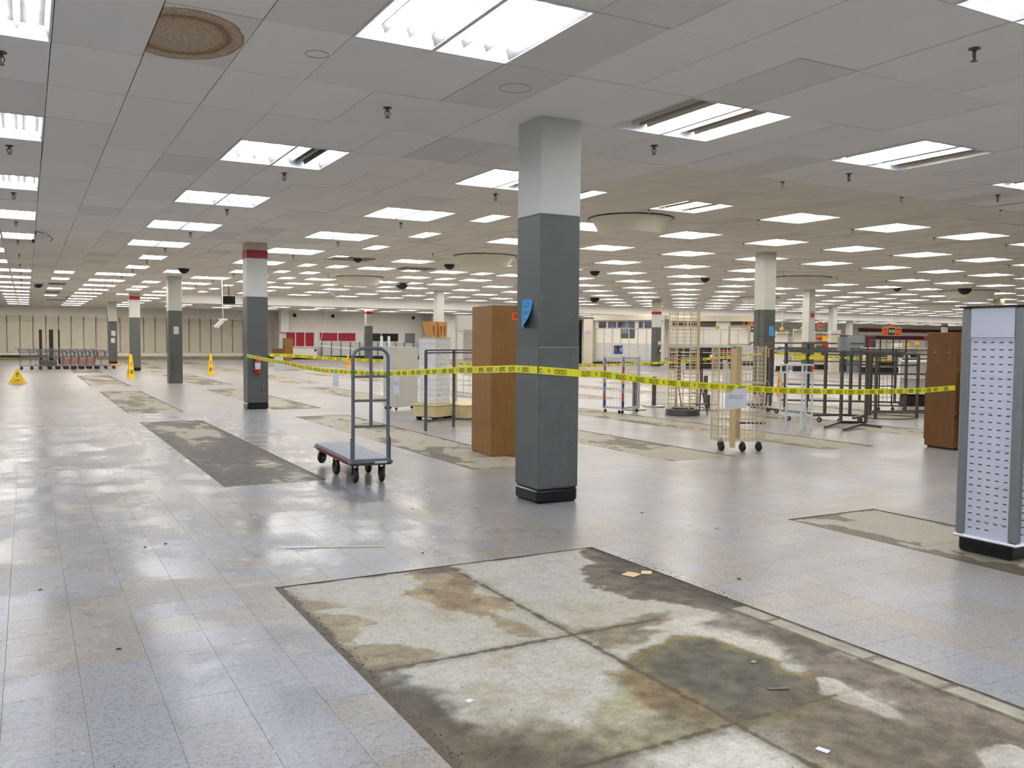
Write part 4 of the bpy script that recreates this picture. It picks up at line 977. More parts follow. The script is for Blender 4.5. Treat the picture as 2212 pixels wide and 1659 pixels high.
# ------------------------------------------------------------------ caution tape
TAPE_H = .072
def tape(label, pts, u0=0.0, letters=True, papers=()):
    """pts: 3-D centre line; the band stands upright with lettering on the side facing -Y / the aisle, upside down"""
    P = [Vector(p) for p in pts]; fine = []
    for a, b in zip(P, P[1:]):
        n = max(1, int((b-a).length/.25)); fine += [a.lerp(b, i/n) for i in range(n)]
    fine.append(P[-1]); Ls = [0]
    for a, b in zip(fine, fine[1:]): Ls.append(Ls[-1]+(b-a).length)
    def at(s):
        s = min(max(s, 0), Ls[-1]-1e-6); lo, hi = 0, len(Ls)-1
        while hi-lo > 1:
            mid = (lo+hi)//2
            if Ls[mid] <= s: lo = mid
            else: hi = mid
        k = (s-Ls[lo])/(Ls[lo+1]-Ls[lo]); return fine[lo].lerp(fine[lo+1], k), (fine[lo+1]-fine[lo]).normalized()
    t = thing('caution_tape', label, 'tape', P[0]); m = MB(); vs = []
    for i, q in enumerate(fine):
        d = (fine[min(i+1, len(fine)-1)]-fine[max(i-1, 0)]).normalized(); n = d.cross(Vector((0, 0, 1))).normalized(); tw = .10*math.sin(i*.7)*(.3 if letters else 1)
        up = Vector((0, 0, 1))*math.cos(tw)+n*math.sin(tw); up = (up-d*up.dot(d)).normalized()
        vs += [q-up*TAPE_H/2-P[0], q+up*TAPE_H/2-P[0]]
    m.add(vs, [(2*i, 2*i+2, 2*i+3, 2*i+1) for i in range(len(fine)-1)]); m.build('band', 'tape', t)
    if letters:
        mb = MB(); s = u0; words = [('CAUTION', 0), ('logo', .143), ('CUIDADO', .274)]
        while s < Ls[-1]-.05:
            for wd, off in words:
                sc = s+off+.07
                if sc > Ls[-1]-.06: continue
                if wd == 'logo':
                    for (dx, dz, w2, h2) in ((0, .013, .026, .003), (0, .006, .018, .003), (0, -.001, .022, .003), (-.004, -.008, .014, .003), (.004, -.015, .018, .003)):
                        c, d = at(sc+dx-.0); n = d.cross(Vector((0, 0, 1))).normalized(); o_ = c+n*.0015-P[0]
                        mb.quad(o_-d*w2/2+Vector((0, 0, dz-h2)), o_+d*w2/2+Vector((0, 0, dz-h2)), o_+d*w2/2+Vector((0, 0, dz+h2*.4)), o_-d*w2/2+Vector((0, 0, dz+h2*.4)))
                else:
                    v2, fs = text_mesh(wd, .070); out = []
                    for (u, v) in v2:
                        c, d = at(sc-u*.44); n = d.cross(Vector((0, 0, 1))).normalized(); out.append(c+n*.0015+Vector((0, 0, -v*1.0))-P[0])
                    mb.add(out, [tuple(reversed(f)) for f in fs])
            s += .475
        o = mb.build('lettering', 'ink', t); o['kind'] = 'stuff'
    return t
XA = 3.437
tape('yellow caution tape from the extinguisher column to the nearest column', [(XA, 13.74, 1.187), (XA, 12.4, 1.15), (XA, 10.5, 1.112), (XA, 9.2, 1.066), (XA, 8.0, 1.052), (XA, 5.8, 1.085), (XA, 5.1, 1.108), (XA, 2.8, 1.234), (XA, 1.60, 1.285), (XA, 1.18, 1.286)], .12)
tape('yellow caution tape wrapped across the front of the nearest column', [(3.438, 1.158, 1.286), (3.925, 1.158, 1.250)], -.10)
tape('yellow caution tape running right from the nearest column to the walnut cabinet', [(3.912, 1.168, 1.250), (4.2, 1.21, 1.240), (4.8, 1.285, 1.165), (5.5, 1.37, 1.10), (6.16, 1.467, 1.055), (7.1, 1.59, .995), (8.6, 1.79, .935), (10.2, 2.0, .913), (11.09, 2.12, .928)], .0)
tape('far caution tape strung from the extinguisher column across the sales floor', [(3.92, 13.7, 1.2), (4.5, 13.7, 1.185), (5.1, 13.7, 1.134), (6.6, 13.7, 1.054), (8.75, 13.7, .977), (12.1, 13.7, .908), (13.3, 13.7, .926), (15.2, 13.7, .98), (18.58, 13.5, 1.24)], .1)
tape('far caution tape from the middle right column off behind the racks', [(19.07, 13.5, 1.255), (20.6, 13.6, 1.172), (21.9, 13.6, 1.112), (24.0, 13.6, 1.015), (25.5, 13.7, .978), (31, 13.7, 1.05)], .1)
tape('short loose caution tape end tied low beside the right grey rack', [(16.2, 9.0, 1.22), (15.0, 8.9, 1.2)], .1, letters=False)
def sold(lab, loc, ux, w, h, tilt, word):
    t, vs, u, n = hung_paper('paper_sign', lab, loc, ux, w, h, 'paper', 'sign', tilt=tilt)
    if word:
        m = MB(); vs, fs = text_mesh(word, .07); nn = n*.006
        m.add([u*x*.9+Vector((0, 0, y*.9-h*.42))+nn*1.3 for x, y in vs], fs); m.build('handwriting', 'pencil', t)
d3 = (7.29, .96, 0)
sold('white paper sign reading SOLD hanging from the tape before the tan wire display', (6.20, 1.452, 1.040), (.875, -.484, 0), .245, .225, .10, 'SOLD')
sold('white paper sign hanging from the tape right of the platform cart handle', (3.43, 4.78, 1.09), (0, -1, 0), .20, .24, 0, 'SOLD')
sold('upper blank paper hanging behind the tape left of the platform cart', (7.5, 13.68, 1.03), (1, 0, 0), .28, .22, .05, None)
sold('lower blank paper hanging under the tape left of the platform cart', (3.43, 7.35, 1.03), (0, -1, 0), .30, .21, .03, None)
sold('blank paper just right of the extinguisher column', (4.12, 13.68, 1.165), (1, 0, 0), .20, .33, 0, None)
sold('blank paper hanging from the far tape behind the printed wire rack', (12.2, 13.68, .87), (1, 0, 0), .28, .24, 0, None)
sold('blank paper hanging from the far tape behind the tall wire tower', (15.6, 13.66, .96), (1, 0, 0), .26, .24, 0, None)

# ------------------------------------------------------------------ slotted display tower on the right
t = thing('display_tower', 'tall four sided white display tower with slots, grey corners and black base', 'display', (5.31, -2.33, 0))
S_ = .47; H_ = 1.835
m = MB(); m.box(.08, S_-.02, .08, S_+.03, 0, .125, bev=.02); m.build('base', 'blackgloss', t)
m = MB(); m.box(-.012, S_+.012, -.012, S_+.012, .125, .145, bev=.008); m.build('bottom_tray', 'white_metal', t)
m = MB(); m.box(.02, S_-.02, .02, S_-.02, .145, H_); m.build('core', 'slatwhite', t)
m = MB(); m.box(-.012, S_+.012, -.012, S_+.012, H_, H_+.008, bev=.002); m.build('top_cap', 'blackgloss', t)
for (cx, cy) in ((.033, .033), (S_-.033, .033), (S_-.033, S_-.033), (.033, S_-.033)): m = MB(); m.box(cx-.035, cx+.035, cy-.035, cy+.035, .145, H_, bev=.014); m.build('corner_post', 'postgrey', t)
for ori in (0, 1):
    m = MB(); rows, cols = 27, 5
    for r in range(rows):
        z = .205+r*(1.60-.205)/(rows-1)*.985
        if r in (0,) : pass
        for c in range(cols):
            u = .105+c*.066; w2 = .014; hh = .0034
            if (r, c) in ((0, 4), (0, 3)) : continue
            if ori == 0: m.box(.0185, .0205, S_-u-w2, S_-u+w2, z-hh, z+hh)
            else: m.box(u-w2, u+w2, .0185, .0205, z-hh, z+hh)
    o = m.build('slots', 'slot', t)
    o['kind'] = 'stuff'
    m = MB()
    if ori == 0: m.box(.010, .0185, .07, S_-.07, 1.615, H_-.01); m.box(.012, .0185, .07, S_-.07, 1.60, 1.607)
    else: m.box(.07, S_-.07, .010, .0185, 1.615, H_-.01)
    m.build('header_panel', 'slatwhite', t)
    m = MB()
    for r in (1, 6, 11, 16, 21, 26):
        z = .205+r*(1.60-.205)/(rows-1)*.985 + (.012 if r < 26 else 0)
        for c in range(cols):
            u = .105+c*.066
            for q in range(5):
                du = random.uniform(-.022, .022); dz = random.uniform(-.012, .006); l = random.uniform(.004, .013)
                if ori == 0: m.box(.0188, .0199, S_-u+du-l, S_-u+du+l, z+dz-.0007, z+dz+.0007)
                else: m.box(u+du-l, u+du+l, .0188, .0199, z+dz-.0007, z+dz+.0007)
    o = m.build('scuff_marks', 'pencil', t); o['kind'] = 'stuff'

# ------------------------------------------------------------------ brown cabinets
def poly_prism(mb, pts, z0, z1, mi=0):
    n = len(pts); mb.add([(x, y, z0) for x, y in pts]+[(x, y, z1) for x, y in pts], [tuple(range(n-1, -1, -1)), tuple(range(n, 2*n))]+[(i, (i+1) % n, n+(i+1) % n, n+i) for i in range(n)], mi)
t = thing('tall_cabinet', 'tall plain brown wood effect box left of the nearest column', 'cabinet', (4.66, 4.47, 0), -.12)
m = MB(); m.box(0, .42, 0, .78, .0, 2.037, bev=.004); m.build('body', 'brown', t)
m = MB(); m.box(-.001, .421, -.003, 0.0, .002, 2.035); m.build('edge_band', 'brown', t)
m = MB(); m.box(.30, .39, -.006, -.003, 1.845, 1.94); o = m.build('sticker_border', 'orange', t); m = MB(); m.box(.312, .378, -.008, -.006, 1.86, 1.93); m.build('sticker', 'redst', t)
t = thing('walnut_cabinet', 'walnut brown cabinet standing behind the slotted display tower', 'cabinet', (11.12, 2.14, 0), -.06)
m = MB(); m.box(0, .5, .0, .50, .03, 1.738, bev=.004); m.build('body', 'walnut', t); m = MB(); m.box(.03, .5, .0, .54, 0.12, 1.15); m.build('side_panel', 'walnut', t); m = MB(); m.box(.02, .48, -.01, .46, 0, .03); m.build('plinth', 'black', t)
m = MB(); m.box(.01, .02, -.03, -.001, .46, .52); m.build('hinge', 'black', t)
m = MB(); 
for yy in (.10, .33, .36): m.box(-.0015, 0, yy, yy+.03, 1.44, 1.445)
m.build('scratches', 'panelgrey', t)

# ------------------------------------------------------------------ platform cart
t = thing('platform_cart', 'grey six wheeled platform cart with a tall rear handle frame', 'cart', (2.20, 3.02, 0), -.06)
DW, DL = .50, 1.72
def outl(i): return [(i, i), (DW-i, i), (DW-i, DL-i), (i, DL-i)]
m = MB(); m.box(0, DW, 0, DL, .20, .262, bev=.03); m.build('bumper_edge', 'deckedge', t)
m = MB(); m.box(.03, DW-.03, .03, DL-.03, .255, .272, bev=.006); m.build('deck', 'deckgrey', t)
m = MB(); m.box(-.003, .001, .12, 1.5, .212, .250); m.build('red_side_strip', 'deckred', t)
m = MB(); m.box(.28, .42, -.004, .0, .222, .246); m.build('scuffed_label', 'panelgrey', t)
hx0, hx1, hy = .055, DW-.055, .05
pts = [(hx0, hy, .20), (hx0, hy, 1.365)]
for k in range(1, 7): a = math.pi/2*k/6; pts.append((hx0+.10*(1-math.cos(a)), hy, 1.365+.10*math.sin(a)))
ptsR = [(hx0+hx1-x, y, z) for x, y, z in pts]
m = MB(); m.path(pts+ptsR[::-1], .020, 8); m.build('handle_frame', 'cartgrey', t)
for z in (.62, .90, 1.16+.0): m = MB(); m.box(hx0, hx1, hy-.006, hy+.008, z-.012, z+.016); m.build('crossbar', 'cartgrey', t)
m = MB(); m.box((hx0+hx1)/2-.018, (hx0+hx1)/2+.018, hy-.012, hy-.005, .62, 1.465); m.build('centre_bar', 'cartgrey', t)
for xx in (hx0-.026, hx1+.018): m = MB(); m.box(xx, xx+.008, hy-.02, hy+.02, .26, .50); m.build('socket_plate', 'cartgrey', t)
def caster(t, x, y, zc, r, axis, ztop, w=.038, fork='black', wheel='black'):
    a = Vector(axis).normalized(); c = MB(); c.wheel((x, y, zc), a, r, w, 18); wh = c.build('wheel', wheel, t)
    c = MB(); c.wheel((x, y, zc), a, r*.42, w+.006, 12); c.build('hub', 'rackgrey', wh)
    f = MB(); 
    for s in (-1, 1):
        p = Vector((x, y, zc))+a*s*(w/2+.006); q = Vector((x, y, ztop-.012))+a*s*(w/2+.006); f.bar(p, q, .009, 4)
    f.box(x-.03, x+.03, y-.03, y+.03, ztop-.016, ztop); f.build('caster_fork', fork, t)
caster(t, .10, .14, .083, .083, (1, .05, 0), .20, .045); caster(t, .40, .14, .083, .083, (1, -.05, 0), .20, .045)
caster(t, .06, .80, .086, .086, (1, .1, 0), .20, .045); caster(t, .44, .80, .086, .086, (1, 0, 0), .20, .045)
caster(t, .08, 1.58, .112, .082, (1, -.95, 0), .20, .045); caster(t, .42, 1.58, .112, .082, (1, -.4, 0), .20, .045)

# ------------------------------------------------------------------ wire goods
def grid_panel(mb, o, ux, uz, w, h, nx, nz, r, mi=0):
    o, ux, uz = Vector(o), Vector(ux), Vector(uz)
    for i in range(nx+1): mb.bar(o+ux*w*i/nx, o+ux*w*i/nx+uz*h, r, 4, mi, cap=False)
    for j in range(nz+1): mb.bar(o+uz*h*j/nz, o+uz*h*j/nz+ux*w, r, 4, mi, cap=False)
# tall tan wire tower on round black base
t = thing('wire_tower', 'very tall tan wire tower on a round black base', 'display rack', (11.52, 8.72, 0), .5)
m = MB(); m.lathe([(.0, 0), (.36, 0), (.365, .02), (.36, .125), (.345, .14), (.0, .145)], 36); m.build('base', 'rackgrey', t)
m = MB(); m.lathe([(.24, .145), (.24, .16), (.0, .16)], 24); m.build('turntable', 'black', t)
hw = .235
for (x, y, ux) in ((-hw, -hw, (1, 0, 0)), (-hw, hw, (1, 0, 0)), (-hw, -hw, (0, 1, 0)), (hw, -hw, (0, 1, 0))):
    m = MB(); grid_panel(m, (x, y, .17), ux, (0, 0, 1), 2*hw, 2.05, 3, 26, .0048); m.build('wire_side', 'tanwire', t)
for (x, y) in ((-hw, -hw), (hw, -hw), (hw, hw), (-hw, hw)): m = MB(); m.bar((x, y, .15), (x, y, 2.30), .009, 4); m.build('corner_post', 'tanwire', t)
m = MB(); m.box(hw-.01, hw+.015, -hw-.03, -hw+.03, .2, 2.28); m.build('flat_post', 'tanwire', t)
# tan basket display
t = thing('wire_basket_display', 'wide tan wire display on four black casters with striped price rails', 'display rack', (8.28, 3.62, 0), -.50)
W2, D2 = .335, .21
for (a, b, c, d) in ((-W2, -D2, (1, 0, 0), 2*W2), (-W2, D2, (1, 0, 0), 2*W2), (-W2, -D2, (0, 1, 0), 2*D2), (W2, -D2, (0, 1, 0), 2*D2)):
    m = MB(); grid_panel(m, (a, b, .14), c, (0, 0, 1), d, 1.36, 12 if d > .6 else 7, 24, .0026); m.build('wire_panel', 'tanwire', t)
for (x, y) in ((-W2, -D2), (W2, -D2), (W2, D2), (-W2, D2)): m = MB(); m.bar((x, y, .12), (x, y, 1.52), .009, 6); m.build('corner_tube', 'tanwire', t)
for k, z in enumerate((.14, .44, .98, 1.5)):
    m = MB(); grid_panel(m, (-W2, -D2, z), (1, 0, 0), (0, 1, 0), 2*W2, 2*D2, 10, 5, .0025); m.build('shelf', 'tanwire', t)
m = MB(); m.box(-.165, -.085, -D2-.02, -D2-.004, .05, 1.53, bev=.003); m.build('flat_upright', 'tanpost', t); m = MB(); m.box(.02, .10, D2+.004, D2+.02, .12, 1.5, bev=.003); m.build('flat_upright', 'tanpost', t)
m = MB(); m.box(-.15, -.10, -D2-.024, -D2-.0205, 1.475, 1.50); m.build('clip_label', 'bluepaper', t)
for k, z in enumerate((.395, .66, .93)):
    m = MB(); m.box(-.02 if k == 0 else .05, .345, -D2-.012, -D2-.004, z, z+.024, 0)
    for q in range(5): xx = .06+q*.06; m.box(xx, xx+.025, -D2-.014, -D2-.012, z+.004, z+.02, 1)
    m.build('price_rail', ['ink', 'paper'], t)
    m = MB(); m.box(.05, .34, D2+.004, D2+.012, z-.03, z-.008); m.build('price_rail', 'ink', t)
m = MB(); m.box(-.16, .16, -.01, .01, 1.52, 1.545); m.box(-.16, -.13, -.01, .01, 1.52, 1.80); m.box(.13, .16, -.01, .01, 1.52, 1.80); m.box(-.16, .16, -.012, .012, 1.775, 1.81); m.build('sign_frame', 'tanwire', t)
m = MB(); m.box(.04, .10, -.014, -.012, 1.782, 1.803); m.build('frame_sticker', 'signyel', t)
m = MB(); m.box(.355, .372, -D2-.015, -D2-.01, 1.35, 1.48); m.build('orange_sticker', 'orange', t)
m = MB(); m.path([(W2, -.1, .95), (W2+.06, -.1, 1.02), (W2+.1, -.1, .93), (W2+.04, -.1, .84), (W2, -.1, .86)], .004, 5); m.build('wire_loop', 'tanwire', t)
m = MB(); poly_prism(m, [(-.27, -D2-.004), (-.24, -D2-.004), (-.24, -D2-.001), (-.27, -D2-.001)], .98, 1.0)
m.add([(-.27, -D2+.03, .95), (-.12, -D2+.03, .95), (-.20, -D2+.03, 1.27), (-.26, -D2+.03, 1.27)], [(0, 1, 2, 3)]); m.build('plastic_bag', 'acrylic', t)
for (x, y) in ((-.27, -.16), (.27, -.16), (-.20, .17), (.02, -.22)):
    c = MB(); c.wheel((x, y, .06), (1, .3, 0), .06, .055, 16); wh = c.build('wheel', 'black', t); f = MB(); f.bar((x, y, .05), (x, y, .145), .014, 6); f.box(x-.03, x+.03, y-.03, y+.03, .10, .125); f.build('caster_fork', 'black', t)
# grey straight rack left of the brown box
t = thing('garment_rack', 'grey steel rack frame beside the tall brown box', 'rack', (5.18, 7.89, 0), .55)
for (x, y) in ((0, 0), (.87, 0), (.87, -.95)):
    m = MB(); m.box(x-.013, x+.013, y-.026, y+.026, 0, 1.38, bev=.003); m.build('post', 'rackgrey', t)
for z in (.155, 1.34, 1.385, .985): m = MB(); m.box(0, .87, -.012, .012, z-.012, z+.012); m.box(.86, .88, -.95, .02, z-.012, z+.012); m.build('rail', 'rackgrey', t)
# clear slotted tower on plywood crate, cardboard shapes on top
t = thing('plywood_crate', 'low plywood crate under the clear slotted tower', 'crate', (6.08, 9.50, 0), .50)
m = MB(); m.box(0, .68, 0, .56, .07, .29, bev=.004); m.build('body', 'ply', t); m = MB(); m.box(-.02, .70, -.02, .58, .29, .305, bev=.003); m.build('lid', 'ply', t); m = MB(); m.box(.05, .63, .04, .52, .05, .07); m.build('skid', 'black', t)
for (x, y) in ((.1, .08), (.6, .08), (.1, .48), (.6, .48), (.45, .08)): m = MB(); m.box(x-.05, x+.05, y-.03, y+.03, 0, .055); m.build('foot', 'black', t)
t = thing('slotted_tower', 'frosted clear display tower with rows of slots standing on the plywood crate', 'display', (6.12, 9.60, .305), .50)
m = MB(); m.box(.0, .52, .0, .44, 0, .018); m.build('tray', 'ply', t); m = MB(); m.box(.015, .505, .015, .425, .018, 1.30, bev=.01); m.build('panels', 'acrylic', t)
m = MB()
for r in range(12):
    for c in range(4): m.box(.07+c*.11, .12+c*.11, .0, .0155, .08+r*.10, .105+r*.10); m.box(.0, .0155, .05+c*.10, .09+c*.10, .08+r*.10, .105+r*.10)
o = m.build('hooks', 'panelgrey', t); o['kind'] = 'stuff'
m = MB(); m.box(.0, .52, .0, .44, 1.30, 1.315); m.build('top_tray', 'ply', t)
for k, (x, y, w1, lab) in enumerate(((.02, .06, .24, 'left folded cardboard wedge on the clear tower'), (.27, .06, .20, 'middle folded cardboard wedge on the clear tower'), (.44, .10, .20, 'right folded cardboard wedge on the clear tower'))):
    m = MB(); z0, z1 = 0, .30
    m.add([(x+.05, y, z0), (x+w1-.04, y, z0), (x+w1, y+.02, z1), (x-.02+(.04 if k else 0), y+.02, z1), (x+.05, y+.16, z0), (x+w1-.04, y+.16, z0), (x+w1, y+.2, z1), (x-.02, y+.2, z1)], [(0, 1, 2, 3), (7, 6, 5, 4), (0, 3, 7, 4), (1, 5, 6, 2), (3, 2, 6, 7)])
    tt = thing('cardboard_wedge', lab, 'cardboard', (6.04, 9.58, 1.622), .50); m.build('shell', 'card', tt); m = MB(); m.box(x+.09, x+w1*.55, y-.002, y+.02, .02, .22); m.build('fold', 'carddk', tt)
t = thing('plywood_crate', 'second plywood crate half hidden behind the tall brown box', 'crate', (6.75, 9.5, 0), .50)
m = MB(); m.box(0, .9, 0, .8, .03, .27, bev=.004); m.build('body', 'ply', t); m = MB(); m.box(-.02, .92, -.02, .82, .27, .285); m.build('lid', 'ply', t)
# pegboard gondola
t = thing('pegboard_unit', 'white pegboard display unit on casters left of the clear slotted tower', 'display', (6.37, 12.30, 0), .42)
for (x0, x1, y0, y1) in ((0, .70, 0, .025), (0, .025, .03, .42)):
    m = MB(); m.box(x0+.01, x1, y0, y1, .06, 1.38, bev=.004); o = m.build('pegboard', 'peg', t)
m = MB()
for z in range(20):
    m.box(.03, .68, -.0015, .0, .1+z*.064, .104+z*.064); m.box(-.0015, 0.01, .05, .41, .1+z*.064, .104+z*.064)
o = m.build('groove_lines', 'panelgrey', t); o['kind'] = 'stuff'
m = MB(); m.box(-.012, .012, -.012, .012, .03, 1.42); m.build('edge_post', 'tanwire', t); m = MB(); m.box(0, .7, 0, .42, 1.38, 1.40); m.build('top', 'peg', t)
for (x, y) in ((0, 0), (.05, .38), (.6, .1), (.65, .1), (.2, .38)): m = MB(); m.wheel((x, y, .03), (1, .2, 0), .03, .03, 10); m.build('wheel', 'black', t)
for x, l in ((.02, 'left'), (.12, 'right')): m = MB(); m.box(x, x+.055, .3, .34, 0, .24, bev=.004); tag(m.build('white_bracket', 'white_metal', None, (6.30+x, 12.55, 1.40), .42), '%s small white bracket standing on the pegboard unit' % l, 'bracket')
# tan grid frame with a white header behind the brown box
t = thing('wire_gondola', 'tan framed wire grid unit with a white header behind the tall brown box', 'display rack', (7.55, 11.7, 0), -.1)
m = MB(); m.bar((0, 0, .0), (0, 0, 2.12), .018, 4); m.bar((1.2, 0, 0), (1.2, 0, 2.12), .018, 4); m.bar((0, 0, 1.76), (1.2, 0, 1.76), .015, 4); m.build('frame', 'tanwire', t)
m = MB(); grid_panel(m, (.02, 0, .3), (1, 0, 0), (0, 0, 1), 1.16, 1.4, 8, 4, .004); m.build('wire_grid', 'tanwire', t); m = MB(); m.box(.02, 1.18, -.005, .005, 1.80, 2.12); m.build('header', 'wall_white', t)
# round display pillars with chrome base
def pillar(lab, x, y, h=.72):
    t = thing('pedestal_stand', lab, 'stand', (x, y, 0)); m = MB(); m.lathe([(0, 0), (.27, 0), (.28, .012), (.26, .028), (.08, .045), (.0, .045)], 28); m.build('base', 'alu', t, smooth=True); m = MB(); m.lathe([(.052, .04), (.052, h), (0, h)], 16); m.build('tube', 'rackgrey', t)
pillar('grey pedestal stand with a round chrome base right of the printed wire rack', 12.45, 10.9); pillar('nearer grey pedestal stand just behind the printed wire rack', 11.42, 10.3); pillar('grey pedestal stand behind the step ladder', 14.2, 11.05); pillar('grey pedestal stand behind the very tall wire tower', 13.0, 9.6, .35)
# printed wire rack
t = thing('printed_wire_rack', 'low white wire rack with colourful printed posts and a blue picture sign', 'display rack', (10.50, 9.50, 0), .35)
for (x, y) in ((0, 0), (.02, .50), (.62, .0)):
    m = MB(); m.box(x-.045, x+.045, y-.012, y+.012, .09, 1.24, bev=.003); m.build('post', 'slatwhite', t)
for (x, y) in ((0, 0), (.02, .50)):
    m = MB(); zz = [.12, .28, .45, .56, .66, .76, .9, 1.02, 1.10]; 
    for k, (a, b) in enumerate(zip(zz, zz[1:])): m.box(x-.04, x+.02 if k % 3 else x+.04, y-.0145, y-.0125, a, b-.005, k % 5)
    for z in (1.12, 1.135, 1.15, 1.165, 1.18, 1.21): m.box(x-.04, x+.04, y-.0145, y-.0125, z, z+.006, 5)
    m.build('printed_strip', ['navy', 'redmark', 'lilac', 'blueprint', 'cone2', 'slot'], t)
for (a, b) in (((0, 0), (.62, 0)), ((0, 0), (.02, .50))):
    m = MB(); d = Vector((b[0]-a[0], b[1]-a[1], 0)); grid_panel(m, (a[0], a[1], .12), d.normalized(), (0, 0, 1), d.length, 1.1, 6, 3, .0025); m.build('wire_side', 'whitewire', t)
    for z in (.12, .75, 1.2): m = MB(); m.bar((a[0], a[1], z), (b[0], b[1], z), .02, 4); m.build('rail', 'slatwhite', t)
for (x, y) in ((0, 0), (.04, .48), (.60, .02), (-.03, .06)): m = MB(); m.wheel((x, y, .035), (1, .2, 0), .035, .025, 12); m.bar((x, y, .03), (x, y, .09), .008, 5); m.build('caster', 'black', t)
SX = .12; m = MB(); m.box(-.03+SX, .30+SX, .30, .31, 1.285, 1.475, 0)
for (x0, x1, z0, z1, mi) in ((.07, .17, 1.41, 1.46, 1), (-.01, .06, 1.34, 1.40, 2), (.09, .16, 1.33, 1.40, 1), (.17, .21, 1.35, 1.43, 3), (.23, .28, 1.34, 1.42, 4), (.05, .2, 1.292, 1.315, 5)): m.box(x0+SX, x1+SX, .298, .30, z0, z1, mi)
m.build('picture_sign', ['blueprint', 'slot', 'redmark', 'lilac', 'panelgrey', 'navy'], t); m = MB(); m.bar((.3, .305, 1.2), (.3, .305, 1.29), .006, 4); m.build('sign_holder', 'whitewire', t)
# step ladder
t = thing('step_ladder', 'black rolling step ladder with orange grips behind the very tall wire tower', 'ladder', (11.95, 8.95, 0), -.50)
for s in (-.27, .27):
    m = MB(); m.path([(s, -.42, .0), (s*.92, .22, .62), (s*.9, .27, 1.30), (s*.9, .24, 1.38), (s*.9, .12, 1.39), (s*.9, .05, .68)], .014, 6); m.path([(s, .40, 0), (s, .30, .66)], .014, 6); m.path([(s, -.42, .12), (s, .42, .12)], .012, 6); m.build('side_frame', 'black', t)
    m = MB(); m.bar((s*.9, .265, 1.0), (s*.9, .268, 1.12), .02, 8); m.build('grip', 'redst', t)
for k, (y, z) in enumerate(((-.32, .24), (-.06, .46), (.18, .67))): m = MB(); m.box(-.27, .27, y-.09, y+.09, z-.02, z, bev=.004); m.build('step', 'rackgrey', t)
m = MB(); m.path([(-.24, .27, 1.3), (-.24, .27, 1.38), (.24, .27, 1.38)], .013, 6); m.build('handrail', 'black', t)
# white tiered basket rack
t = thing('basket_rack', 'white metal rack with four tiers of baskets and an orange tag', 'display rack', (11.14, 5.42, 0), -.45)
for (x, y) in ((0, 0), (.47, 0), (.235, -.12), (.0, .3), (.47, .3)): m = MB(); m.box(x-.016, x+.016, y-.008, y+.008, 0, 1.18, bev=.002); m.build('post', 'whitewire', t)
for z in (.26, .66, 1.03, 1.17):
    m = MB(); pts = [(0, 0, z), (.12, -.09, z), (.235, -.12, z), (.35, -.09, z), (.47, 0, z), (.47, .3, z), (0, .3, z), (0, 0, z)]; m.path(pts, .012, 4); m.build('shelf_rim', 'whitewire', t)
for z in (.30, 1.07):
    m = MB(); 
    for q in range(14): m.bar((.02+q*.033, .0, z), (.02+q*.033, .0, z+.09), .003, 4); m.bar((.02+q*.033, .3, z), (.02+q*.033, .3, z+.09), .003, 4)
    m.bar((0, 0, z+.09), (.47, 0, z+.09), .004, 4); m.build('basket', 'blackwire' if z > 1 else 'whitewire', t)
m = MB(); m.box(.45, .49, -.012, -.009, 1.05, 1.16); m.build('orange_tag', 'orange', t); m = MB(); m.box(.455, .485, -.014, -.012, 1.09, 1.13); m.build('red_tag', 'redst', t)

# ------------------------------------------------------------------ grey rolling garment racks
def rail(t, pts, hw_, name='rail', mat='rackgrey'):
    for a, b in zip(pts, pts[1:]):
        m = MB(); m.bar(a, b, hw_, 4); m.build(name, mat, t)
def rcaster(t, x, y, zt=.14, r=.05):
    m = MB(); m.wheel((x, y, r), (1, .4, 0), r, .03, 14); wh = m.build('wheel', 'black', t); m = MB(); m.wheel((x, y, r), (1, .4, 0), r*.55, .034, 10); m.build('hub', 'chrome', wh); m = MB(); m.bar((x, y, r+.02), (x+.01, y, zt), .016, 5); m.build('caster_fork', 'chrome', t)
def R2(lab, org, posts, feet, rails, cast=(), ph=.033, mat='rackgrey'):
    t = thing('garment_rack', lab, 'rack', (org[0], org[1], 0)); O = Vector((org[0], org[1], 0))
    for (x, y, z0, z1) in posts: m = MB(); m.box(x-org[0]-ph*.75, x-org[0]+ph*.75, y-org[1]-ph*.75, y-org[1]+ph*.75, z0, z1, bev=.004); m.build('post', mat, t)
    for pts in feet: rail(t, [Vector(p)-O for p in pts], .022, 'base_bar', mat)
    for pts in rails: rail(t, [Vector(p)-O for p in pts], .016, 'rail', mat)
    for (x, y) in cast: rcaster(t, x-org[0], y-org[1])
    return t
ra = R2('nearest grey garment rack with crossed floor bars before the other racks', (12.84, 5.66), [(12.84, 5.66, .05, 1.42), (13.25, 5.42, .05, 1.42)],
   [[(11.98, 5.27, .03), (12.84, 5.66, .06), (13.25, 5.42, .05)], [(11.92, 4.80, .03), (12.84, 5.2, .05), (12.98, 4.85, .03)], [(12.84, 5.66, .05), (13.25, 5.42, .05)]],
   [[(12.0, 6.2, 1.40), (12.84, 5.66, 1.40), (13.9, 5.1, 1.38)], [(12.84, 5.66, 1.36), (13.25, 5.42, 1.36)], [(12.84, 5.66, 1.16), (13.25, 5.42, 1.16)]])
m = MB(); m.box(-.10, .14, -.005, .005, 1.40, 1.69); o = m.build('clear_sign_holder', 'glass', ra); o.rotation_euler = (0, 0, -.5)
